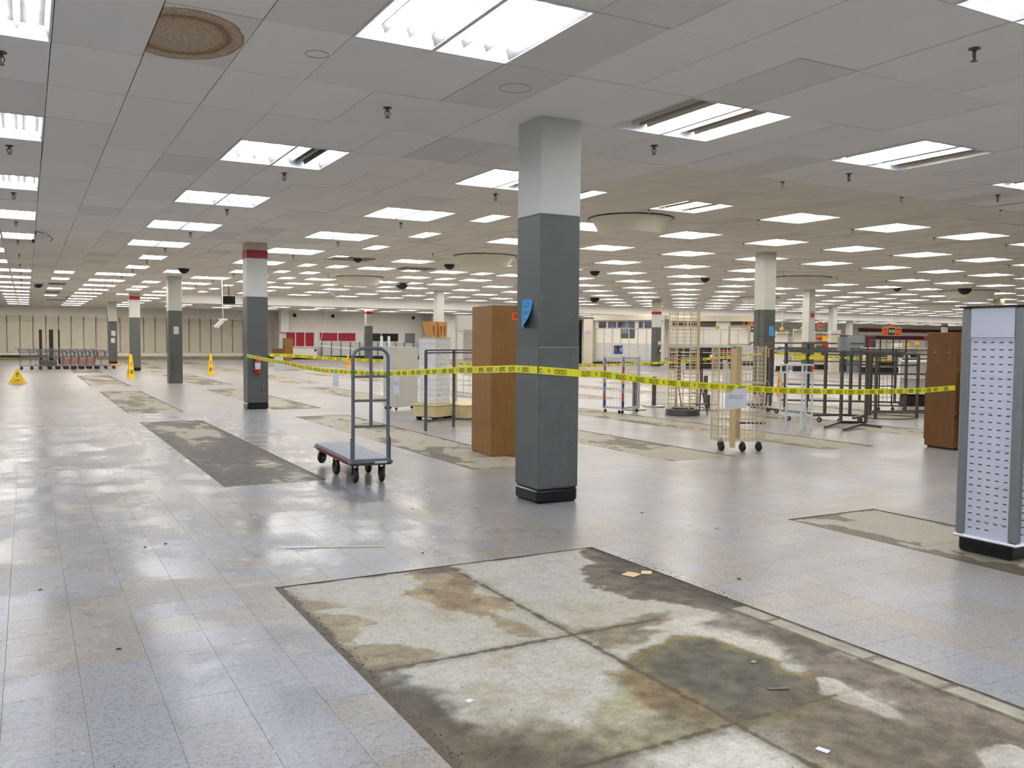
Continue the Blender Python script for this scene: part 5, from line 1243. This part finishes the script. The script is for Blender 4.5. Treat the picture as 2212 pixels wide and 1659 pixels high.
R2('grey rolling garment rack with two posts behind the nearest one', (13.1, 6.2), [(13.12, 6.3, .14, 1.42), (13.35, 5.88, .14, 1.43)],
   [[(12.92, 6.75, .14), (13.65, 5.75, .14)], [(13.0, 5.5, .14), (13.65, 5.8, .14)], [(12.7, 6.2, .15), (13.4, 6.0, .15)]], [[(12.6, 6.9, 1.42), (13.12, 6.3, 1.42), (13.9, 5.4, 1.40)], [(13.12, 6.3, 1.34), (13.35, 5.88, 1.34)]],
   cast=((12.92, 6.25), (13.68, 5.91), (13.04, 5.86)))
rc = R2('wide grey rolling garment rack with double top rails behind the white basket rack', (13.5, 7.5), [(13.53, 7.75, .15, 1.56), (13.46, 7.09, .15, 1.56)],
   [[(13.1, 8.3, .15), (13.0, 6.3, .15)], [(13.53, 7.75, .17), (12.2, 6.4, .15)]], [[(13.6, 8.9, 1.56), (13.53, 7.75, 1.56), (13.46, 7.09, 1.56), (13.35, 5.6, 1.56)], [(13.55, 8.0, 1.46), (13.36, 5.6, 1.46)], [(13.6, 8.9, 1.51), (13.6, 8.9, 1.56)]],
   cast=((12.6, 6.75), (13.9, 8.6), (13.7, 8.15)))
R2('grey rolling garment rack just left of the amber cone', (13.8, 8.3), [(14.0, 8.9, .15, 1.42), (13.8, 8.45, .15, 1.42), (13.92, 8.7, .15, 1.42)], [[(14.0, 9.2, .16), (12.9, 7.8, .15)]], [[(14.6, 9.6, 1.42), (13.6, 8.0, 1.42)], [(14.2, 9.3, 1.35), (13.7, 8.2, 1.35)]])
R2('dark round garment rack with a thin floor ring right of the nearest rack', (15.3, 6.3), [(14.62, 6.30, .0, 1.30), (15.6, 6.05, .0, 1.36), (15.3, 7.0, 0, 1.36)], [], [[(14.62, 6.41, .12), (15.6, 6.05, .12)], [(14.62, 6.4, 1.1), (15.6, 6.05, 1.12)]], mat='rackbrown')
m = MB(); pts = [(15.15+.56*math.cos(k*math.pi/12), 6.45+.56*math.sin(k*math.pi/12), .015) for k in range(25)]; m.path(pts, .011, 5); m.path([(x, y, 1.36) for x, y, z in pts], .013, 5); tag(m.build('rack_ring', 'rackbrown'), 'thin steel floor and top rings of the dark round rack', 'rack ring')
R2('grey garment rack with a low slanted foot near the walnut cabinet', (16.0, 6.4), [(15.95, 6.6, .05, 1.33), (16.6, 6.4, .05, 1.33), (15.7, 7.3, .05, 1.33)], [[(15.3, 6.9, .10), (16.4, 5.9, .08)], [(15.4, 7.0, .08), (17.0, 6.5, .08)]], [[(15.2, 7.2, 1.33), (17.2, 6.3, 1.33)], [(15.2, 7.2, .9), (16.8, 6.4, .9)]])
R2('grey garment rack standing farthest back among the racks', (16.6, 9.5), [(16.28, 10.36, .1, 1.42), (16.84, 10.14, .1, 1.42), (17.4, 9.0, .1, 1.42), (18.2, 8.6, .1, 1.42)], [[(16.1, 10.4, .1), (18.4, 8.5, .1)]], [[(15.9, 10.6, 1.42), (18.6, 8.3, 1.42)], [(16.2, 10.4, .5), (18.2, 8.6, .5)], [(16.2, 10.4, 1.1), (18.2, 8.6, 1.1)]])
t = thing('grid_rack', 'black wire grid rack on small wheels among the grey racks', 'display rack', (16.35, 7.95, 0), -.62)
m = MB(); grid_panel(m, (0, 0, .12), (1, 0, 0), (0, 0, 1), .86, 1.58, 3, 1, .012); m.build('frame', 'blackwire', t); m = MB(); grid_panel(m, (0, 0, 1.15), (1, 0, 0), (0, 0, 1), .86, .55, 6, 5, .004); m.build('wire_grid', 'blackwire', t); m = MB(); grid_panel(m, (0.03, .2, .2), (1, 0, 0), (0, 0, 1), .8, .9, 8, 10, .003); m.build('wire_grid', 'blackwire', t)
for x in (0, .29, .6, .86): m = MB(); m.wheel((x, 0, .045), (1, .4, 0), .045, .03, 12); m.bar((x, 0, .04), (x, 0, .14), .01, 4); m.build('wheel', 'black', t)
m = MB(); m.box(.42, .55, -.02, -.012, 1.20, 1.33); m.build('tag', 'paper', t); m = MB(); m.box(.42, .45, -.024, -.02, 1.20, 1.33); m.build('red_tag', 'redst', t)
t = thing('white_shelf_unit', 'low white shelf unit left of the walnut cabinet', 'shelving', (17.9, 6.9, 0), -.5)
m = MB(); m.box(0, .9, .3, .33, .15, 1.55); m.build('back_panel', 'peg', t)
for z in (.18, .72, 1.16): m = MB(); m.box(0, .9, -.12, .32, z, z+.035, bev=.004); m.build('shelf', 'white_metal', t)
m = MB(); m.box(0, .9, .0, .3, 0, .15); m.build('plinth', 'rackgrey', t)
m = MB(); m.bar((14.63, 9.7, 0), (14.63, 9.7, 2.36), .016, 6); m.bar((14.63, 9.7, 1.72), (15.0, 9.5, 1.72), .012, 4); tag(m.build('signpost', 'rackgrey'), 'thin tall steel signpost left of the middle right column', 'post')

# ------------------------------------------------------------------ wet floor cones and sign
def cone(lab, x, y, h, mat='cone', rz=.4, r=.15):
    t = thing('wet_floor_cone', lab, 'cone', (x, y, 0), rz); s = h/.92
    m = MB(); m.lathe([(0, 0), (.175, 0), (.175, .012), (.15, .02), (.147, .05), (.118, .25), (.05, .90), (.042, .92), (0, .925)], 4); 
    m.v = [(a*s*1.12, b*s*1.12, c*s) for a, b, c in m.v]; o = m.build('body', mat, t); o.rotation_euler = (0, 0, math.pi/4)
    m = MB(); 
    for sgn in range(4):
        a = sgn*math.pi/2; R_ = Matrix.Rotation(a, 3, 'Z')
        def face(u, z, eps=.004): rr = .147+(.05-.147)*max(0, (z-.05))/.85; return R_ @ Vector((u, -(rr*.792)-eps, z))*s
        for (z, w2, mi) in ((.60, .022, 0), (.54, .03, 0), (.48, .034, 0), (.30, .05, 1), (.26, .045, 1), (.22, .06, 1), (.18, .05, 1)):
            q = [face(-w2, z), face(w2, z), face(w2, z+.028 if mi == 0 else z+.022), face(-w2, z+.028 if mi == 0 else z+.022)]; m.add(q, [(0, 1, 2, 3)], mi)
    m.build('print', ['redmark', 'ink'], t); return t
cone('yellow wet floor cone in front of the red banded column in the left aisle', 2.69, 30.62, .92, rz=.2); cone('yellow wet floor cone between the two left grey columns', 6.04, 32.87, .90, rz=-.3)
cone('small amber cone beyond the papers on the tape', 15.0, 41.7, .68, 'cone2'); cone('amber cone behind the white basket rack', 19.18, 13.38, .72, 'cone2', r=.2)
t = thing('folding_floor_sign', 'yellow triangular pop up floor sign at the left edge', 'sign', (-1.08, 27.4, 0), -.1)
m = MB(); apex = (0, 0, .53); b3 = [(-.26, -.08, .02), (.26, -.08, .02), (.0, .28, .02)]; m.add([apex]+b3, [(0, 1, 2), (0, 2, 3), (0, 3, 1)]); m.build('fabric', 'cone', t)
m = MB(); 
for p in b3: m.bar(p, (p[0]*1.05, p[1]*1.05, 0.0), .012, 5)
m.build('foot', 'black', t); m = MB(); 
for (z, w2, h2) in ((.34, .04, .018), (.315, .04, .018), (.24, .02, .04), (.11, .08, .018)): 
    yy = -.08+ .08*(z-.02)/.51-.004; m.quad((-w2, yy, z), (w2, yy, z), (w2, yy+.002, z+h2), (-w2, yy+.002, z+h2))
m.build('print', 'ink', t)

# ------------------------------------------------------------------ shopping carts in a nested row
def shopping_cart(lab, x, y):
    t = thing('shopping_cart', lab, 'shopping cart', (x, y, 0), 0, 'nested shopping carts by the far left wall')
    W_ = .27; m = MB()
    for s in (-W_, W_):      # basket sides
        m.path([(0, s, .95), (.10, s, .60), (.88, s*.8, .62), (.90, s*.8, .86), (0, s, .97)], .012, 4)
        for k in range(1, 6): z = .62+k*.055; m.bar((.08-.015*k, s, z), (.88, s*.8, z), .007, 4, cap=False)
        for k in range(5): xx = .2+k*.16; m.bar((xx, s*.95, .60), (xx, s*.92, .92-.02*k), .004, 4, cap=False)
    for k in range(6): z = .62+k*.045; m.bar((.89, -W_*.8, z), (.89, W_*.8, z), .006, 4, cap=False)
    for k in range(5): yy = -W_*.8+k*W_*.4; m.bar((.1, yy, .61), (.88, yy, .62), .005, 4, cap=False)
    m.build('basket', 'cartgrey', t)
    m = MB(); 
    for s in (-W_, W_): m.path([(-.12, s, 1.0), (-.02, s, .98), (.10, s, .55), (.05, s, .18), (.98, s*.7, .16)], .014, 5); m.bar((.75, s*.8, .60), (.70, s*.8, .17), .010, 4)
    m.build('chassis', 'cartgrey', t); m = MB(); m.bar((-.12, -W_, 1.0), (-.12, W_, 1.0), .018, 6); m.build('handle', 'rackgrey', t)
    m = MB(); m.box(.895, .93, -W_*.8, W_*.8, .62, .86); m.build('red_bumper', paint('faded_red', S(120, 46, 52), .6) if 'fr' not in M else M['fr'], t)
    for (xx, s) in ((.12, -W_), (.12, W_), (.92, -W_*.7), (.92, W_*.7)): m = MB(); m.wheel((xx, s, .07), (0, 1, 0), .07, .035, 12); m.build('wheel', 'black', t)
    return t
M['fr'] = paint('faded_red_plastic', S(140, 40, 48), .6)
sc0 = shopping_cart('leftmost grey shopping cart, sticking out at the rear of the nested row', -1.15, 41.9)
spos = [-.72, -.36, .0, .34, .68, 1.02, 1.36, 1.70]
for k, xx in enumerate(spos): dup(sc0, (xx, 41.9, 0), 0, '%s grey shopping cart from the left in the nested row by the far wall' % ordn(k+1))
dup(sc0, (2.06, 41.9, 0), 0, 'rightmost grey shopping cart, its red bumper toward the last column')
t = thing('pallet_stacker', 'black masted stacker with faded red crates behind the shopping carts', 'stacker', (0.1, 47.0, 0))
for x, w2 in ((-.25, .07), (.25, .10), (.62, .04)): m = MB(); m.box(x-w2, x+w2, -.05, .05, .1, 1.95, bev=.01); m.build('mast', 'black', t)
m = MB(); m.box(-.3, .5, -.3, .3, .05, .32, bev=.04); m.build('body', 'rackgrey', t)
for k in range(4): m = MB(); m.box(.66+k*.42, 1.04+k*.42, -.4, .2, .08, .44, bev=.02); m.build('crate', 'pinkcr', t)
m = MB(); m.box(3.0, 3.6, -.2, .3, .02, .10, bev=.02); m.build('yellow_fork', 'cone2', t)

# ------------------------------------------------------------------ goods and fixtures in the far background
t = thing('cabinet_stack', 'small brown cabinet and drawers beyond the extinguisher column', 'cabinet', (15.0, 57.5, 0))
m = MB(); m.box(.5, 1.1, 0, .5, 0, 1.6); m.build('tall_part', 'brown', t); m = MB(); m.box(-.3, .5, 0, .5, 0, .85); m.build('low_part', 'walnut', t); m = MB(); grid_panel(m, (.25, 0, .85), (1, 0, 0), (0, 0, 1), .25, .7, 2, 5, .01); m.build('wire_side', 'cartgrey', t)
ORD = ['first', 'second', 'third', 'fourth', 'fifth', 'sixth', 'seventh', 'eighth', 'ninth', 'tenth', 'eleventh', 'twelfth']
CNAME = {'rackbrown': 'dull brown', 'rackgrey': 'grey', 'redmark': 'red', 'wall_white': 'white', 'navy': 'navy blue', 'cone2': 'amber', 'black': 'black', 'signred': 'dark red', 'green': 'green', 'dkgreen': 'green', 'panelgrey': 'pale grey', 'signyel': 'yellow'}
def gondola(lab, short, x, y, w, h, nz, goods, mats=('rackbrown', 'rackgrey', 'redmark', 'black', 'black', 'wall_white', 'rackbrown'), back='wall_cream', rz=-.5):
    t = thing('shelf_gondola', lab, 'shelving', (x, y, 0), rz)
    m = MB(); m.box(0, w, .45, .5, .1, h); m.build('back_panel', back, t); m = MB(); m.box(0, w, 0, .5, 0, .25); m.build('plinth', 'black', t)
    for k in range(nz): z = .3+(h-.35)*k/max(1, nz-1); m = MB(); m.box(0, w, 0, .46, z, z+.03); m.build('shelf', 'white_metal', t)
    for xx in (0, w): m = MB(); m.box(xx-.02, xx+.02, .40, .50, .1, h+.05); m.build('upright', back, t)
    if goods:
        for k in range(nz-1):
            z = .3+(h-.35)*k/(nz-1)+.032; xx = .06; n = 0
            while xx < w-.25:
                ww = random.uniform(.14, .34); hh = random.uniform(.10, (h-.35)/(nz-1)*.7)
                if random.random() < .75:
                    m = MB(); m.box(xx, min(xx+ww, w-.02), .05, .38, 0, hh, bev=.012); g = random.choice(mats)
                    o = m.build('boxed_goods', g, None, (x, y, z), rz)
                    tag(o, '%s item, %s from the left on the %s shelf of the %s' % (CNAME.get(g, 'plain'), ORD[min(n, 11)], ORD[k], short), 'goods', 'leftover goods on the far shelves'); n += 1
                xx += ww+random.uniform(.04, .2)
    return t
gondola('dark shelving with leftover shoes and boxes beyond the step ladder', 'dark shoe shelving', 32.4, 34.9, 3.9, 1.30, 4, True, back='rackgrey')
gondola('narrow shelving with colourful packets behind the red sign column', 'packet shelving', 40.2, 30.9, .75, 2.2, 5, True, mats=('redmark', 'cone2', 'signred', 'dkgreen', 'redmark'))
gondola('white shelving bay just right of the middle right column', 'white bay', 35.2, 29.1, .60, 2.15, 3, False, back='wall_white')
gondola('cream shelving bay left of the red sign column', 'cream bay', 36.05, 28.65, .72, 2.3, 3, False)
gondola('low cream checkout counter with goods behind the grey racks', 'checkout counter', 38.6, 26.2, 3.6, 1.35, 3, True, mats=('wall_white', 'panelgrey', 'black', 'rackgrey'))
gondola('low white counter bay left of the walnut cabinet', 'counter bay', 18.55, 8.5, .9, 1.15, 3, False, back='wall_white')
m = MB(); m.box(0, .95, 0, .04, .0, 2.0, bev=.01); tag(m.build('glass_screen', 'glass', None, (38.35, 27.15, 0), -.5), 'smoky glass screen panel behind the far checkout counter', 'screen')
for (x, y, z0, z1, w2, mt, nm, lab) in ((40.4, 25.9, 1.2, 1.60, .56, 'wall_white', 'white_box', 'white box on the far checkout counter'), (41.0, 25.6, 1.25, 1.6, .3, 'signyel', 'price_board', 'yellow price board at the far checkout'), (42.0, 25.1, 1.75, 1.98, .2, 'fr', 'price_board', 'pink tag sticking up at the far checkout'), (41.6, 25.35, 1.5, 1.7, .22, 'cone2', 'price_board', 'small amber price tag at the far checkout')):
    m = MB(); m.box(0, w2, 0, .06, z0, z1, bev=.01); t = thing(nm, lab, 'sign' if nm == 'price_board' else 'box', (x, y, 0), -.5); m.build('board', mt, t); m = MB(); m.bar((w2/2, .03, 0), (w2/2, .03, z0), .012, 4); m.build('stem', 'rackgrey', t)
def poster(lab, x, y, z, w, h, cols, txt=None, rz=-.5):
    t = thing('sale_poster', lab, 'poster', (x, y, z), rz); m = MB(); m.box(-w/2, w/2, 0, .02, -h/2, h/2); m.build('board', cols[0], t); m = MB(); m.box(-w*.43, w*.43, -.008, 0, -h*.42, h*.42); m.build('print_field', cols[1], t)
    if txt: m = MB(); add_text(m, txt, h*.52, (0, -.014, 0), (1, 0, 0), (0, 0, 1), sx=.55); m.build('lettering', cols[2], t)
    else: m = MB(); m.box(-w*.3, w*.3, -.012, -.008, .02, h*.12); m.box(-w*.25, w*.25, -.012, -.008, -h*.2, -h*.12); o = m.build('lettering', cols[2], t); o['kind'] = 'stuff'
    m = MB(); m.bar((0, .01, h/2), (0, .01, ZH-z), .006, 4); m.build('cord', 'white_metal', t)
RY = ('signyel', 'signred', 'signyel'); RB = ('signyel', 'ink', 'paper')
poster('left red sale poster of the three beside the dark red wall band', 57.35, 39.70, 2.50, .46, .62, RY); poster('middle black sale poster reading 40-80 by the dark red wall band', 57.8, 39.46, 2.52, .62, .66, RB, '40-80')
poster('right red sale poster of the three beside the dark red wall band', 58.26, 39.21, 2.50, .46, .62, RY); poster('top red and yellow banner of the far sale posters', 57.8, 39.5, 2.95, .52, .22, RY)
poster('black sale poster reading 40-80 left of the middle right column', 42.54, 38.75, 2.50, .44, .46, RB, '40-80'); poster('red banner above the black sale poster left of the middle right column', 42.54, 38.77, 2.88, .44, .26, RY)
poster('narrow red sale poster right of the red sign column', 40.35, 30.85, 2.62, .26, .42, RY); poster('red sale poster left of the black one beyond the tan sign frame', 42.08, 39.0, 2.72, .3, .22, RY); poster('red sale poster half hidden behind the signpost', 42.95, 38.55, 2.66, .22, .36, RY)
def yel_hang(lab, x, y, z, r=.14):
    t = thing('hanging_round_sign', lab, 'sign', (x, y, z)); m = MB(); m.lathe([(0, -r*.8), (r*.8, -r*.6), (r, 0), (r*.7, r*.6), (0, r*.8)], 12); m.build('disc', 'signyel', t, smooth=True); m = MB(); m.bar((0, 0, r*.8), (0, 0, ZH-z), .012, 4); m.build('cord', 'white_metal', t)
yel_hang('yellow round sign hung right of the middle right column', 35.33, 28.99, 2.30); yel_hang('yellow round sign hung left of the red sign column', 36.35, 28.45, 2.36); yel_hang('yellow round sign hung by the small banded column under the bulkhead', 37.1, 36.1, 2.52)
t = thing('end_pylon', 'cream pylon with a white and pink header board between the racks', 'pylon', (36.08, 26.27, 0), -.5)
m = MB(); m.box(0, .46, 0, .4, 0, 2.02, bev=.01); m.build('body', 'wall_cream', t); m = MB(); m.box(-.02, .50, -.02, .42, 2.02, 2.26, bev=.01); m.build('header_sign', 'paper', t); m = MB(); m.box(-.02, .50, -.024, -.02, 2.02, 2.05); m.build('red_edge', 'signred', t)
t = thing('dark_display_wall', 'dark grey display wall with faded red end panels behind the racks', 'partition', (38.25, 27.6, 0), -.5)
m = MB(); m.box(0, 2.0, 0, .1, 0, 2.02, bev=.01); m.build('body', paint('slate_panel', S(66, 72, 78), .4, var=.2, scale=2), t)
for x in (.55, 1.5): m = MB(); m.box(x, x+.26, -.03, 0, 1.2, 2.0); m.build('red_panel', 'fr', t)

# ------------------------------------------------------------------ debris on the floor
t = thing('plastic_strip', 'long cream plastic strip lying on the tiles behind the front bare patch', 'strip', (.87, .51, 0), math.atan2(.21-.51, 1.56-.87))
m = MB(); m.box(0, .22, -.009, .009, .0, .007, bev=.002); m.build('white_end', 'white_metal', t); m = MB(); m.box(.22, .745, -.008, .008, 0, .006, bev=.002); m.build('cream_length', 'tanwire', t)
def chip(lab, x, y, w_, l, mat, z=.001, rz=.3, h=.004):
    m = MB(); m.box(-w_/2, w_/2, -l/2, l/2, 0, h, bev=min(h*.3, .001)); return tag(m.build('floor_scrap', mat, None, (x, y, z), rz), lab, 'scrap')
chip('brown square scrap in the dark far corner of the front bare patch', 2.74, -1.27, .10, .10, 'tanpost', -.004, .4); chip('pale square chip beside the brown scrap in the front bare patch', 2.86, -1.28, .08, .07, 'ply', -.003, .9)
chip('small white paper scrap in the dark left part of the front bare patch', .86, -2.63, .035, .03, 'paper', -.004); chip('pale scrap on the grey right half of the front bare patch', 1.86, -3.68, .03, .05, 'paper', -.004)
chip('pale yellow strip on the dark bare patch in the aisle', 1.78, 5.0, .24, .07, 'ply', -.003, .1); chip('short wooden strip on the green stain', 2.16, -3.16, .02, .10, 'rackbrown', -.004, 1.2); chip('small grey chip on the edge of the green stain', 2.30, -2.86, .035, .025, 'postgrey', -.004)
m = MB()
for _ in range(900):
    zone = random.random()
    if zone < .45: x, y = .55+abs(random.gauss(0, .035)), random.uniform(-3.6, -.5)
    elif zone < .6: x, y = random.uniform(2.86, 3.0), random.uniform(-2.2, -.9)
    elif zone < .8: x, y = random.uniform(.55, 2.9), random.uniform(-4.2, -.5)
    else: x, y = random.uniform(-2.5, 7), random.uniform(-3.5, 6)
    s = random.uniform(.0015, .005) if zone > .6 else random.uniform(.002, .0075)*random.choice((.6, 1, 1)); z = -.0046 if in_patch(x, y) else 0
    a = random.uniform(0, 6.28); ca, sa = math.cos(a)*s, math.sin(a)*s
    m.add([(x+ca, y+sa, z), (x-sa*.8, y+ca*.9, z), (x-ca*.7, y-sa*1.1, z), (x+sa, y-ca, z), (x+ca*.2, y+sa*.1, z+s*random.uniform(.4, .9))], [(0, 1, 4), (1, 2, 4), (2, 3, 4), (3, 0, 4)])
tag(m.build('floor_grit', paint('grit', S(46, 42, 36), .9, var=.4, scale=60)), 'loose dark crumbs of mastic scattered over the floor', 'grit', kind='stuff')
for k, (x, y, where) in enumerate(((-.42, -1.25, 'left of the front bare patch, first'), (-.75, .1, 'left of the front bare patch, second'), (3.3, -1.7, 'right of the front bare patch, first'), (4.1, .4, 'right of the front bare patch, second'),
    (1.72, -.1, 'beyond the front bare patch, first'), (-.05, 1.0, 'beyond the front bare patch, second'), (.1, 1.05, 'beyond the front bare patch, third'), (-1.05, 1.2, 'beyond the front bare patch, fourth'), (2.3, 1.5, 'beyond the front bare patch, fifth'))):
    m = MB(); s = .012; m.box(-s, s, -s*.5, s*.5, 0, .006, bev=.0015); tag(m.build('tile_crumb', 'slot', None, (x, y, 0), k), 'tiny dark crumb ' + where + ' from the camera', 'crumb', 'dark crumbs on the pale tiles')
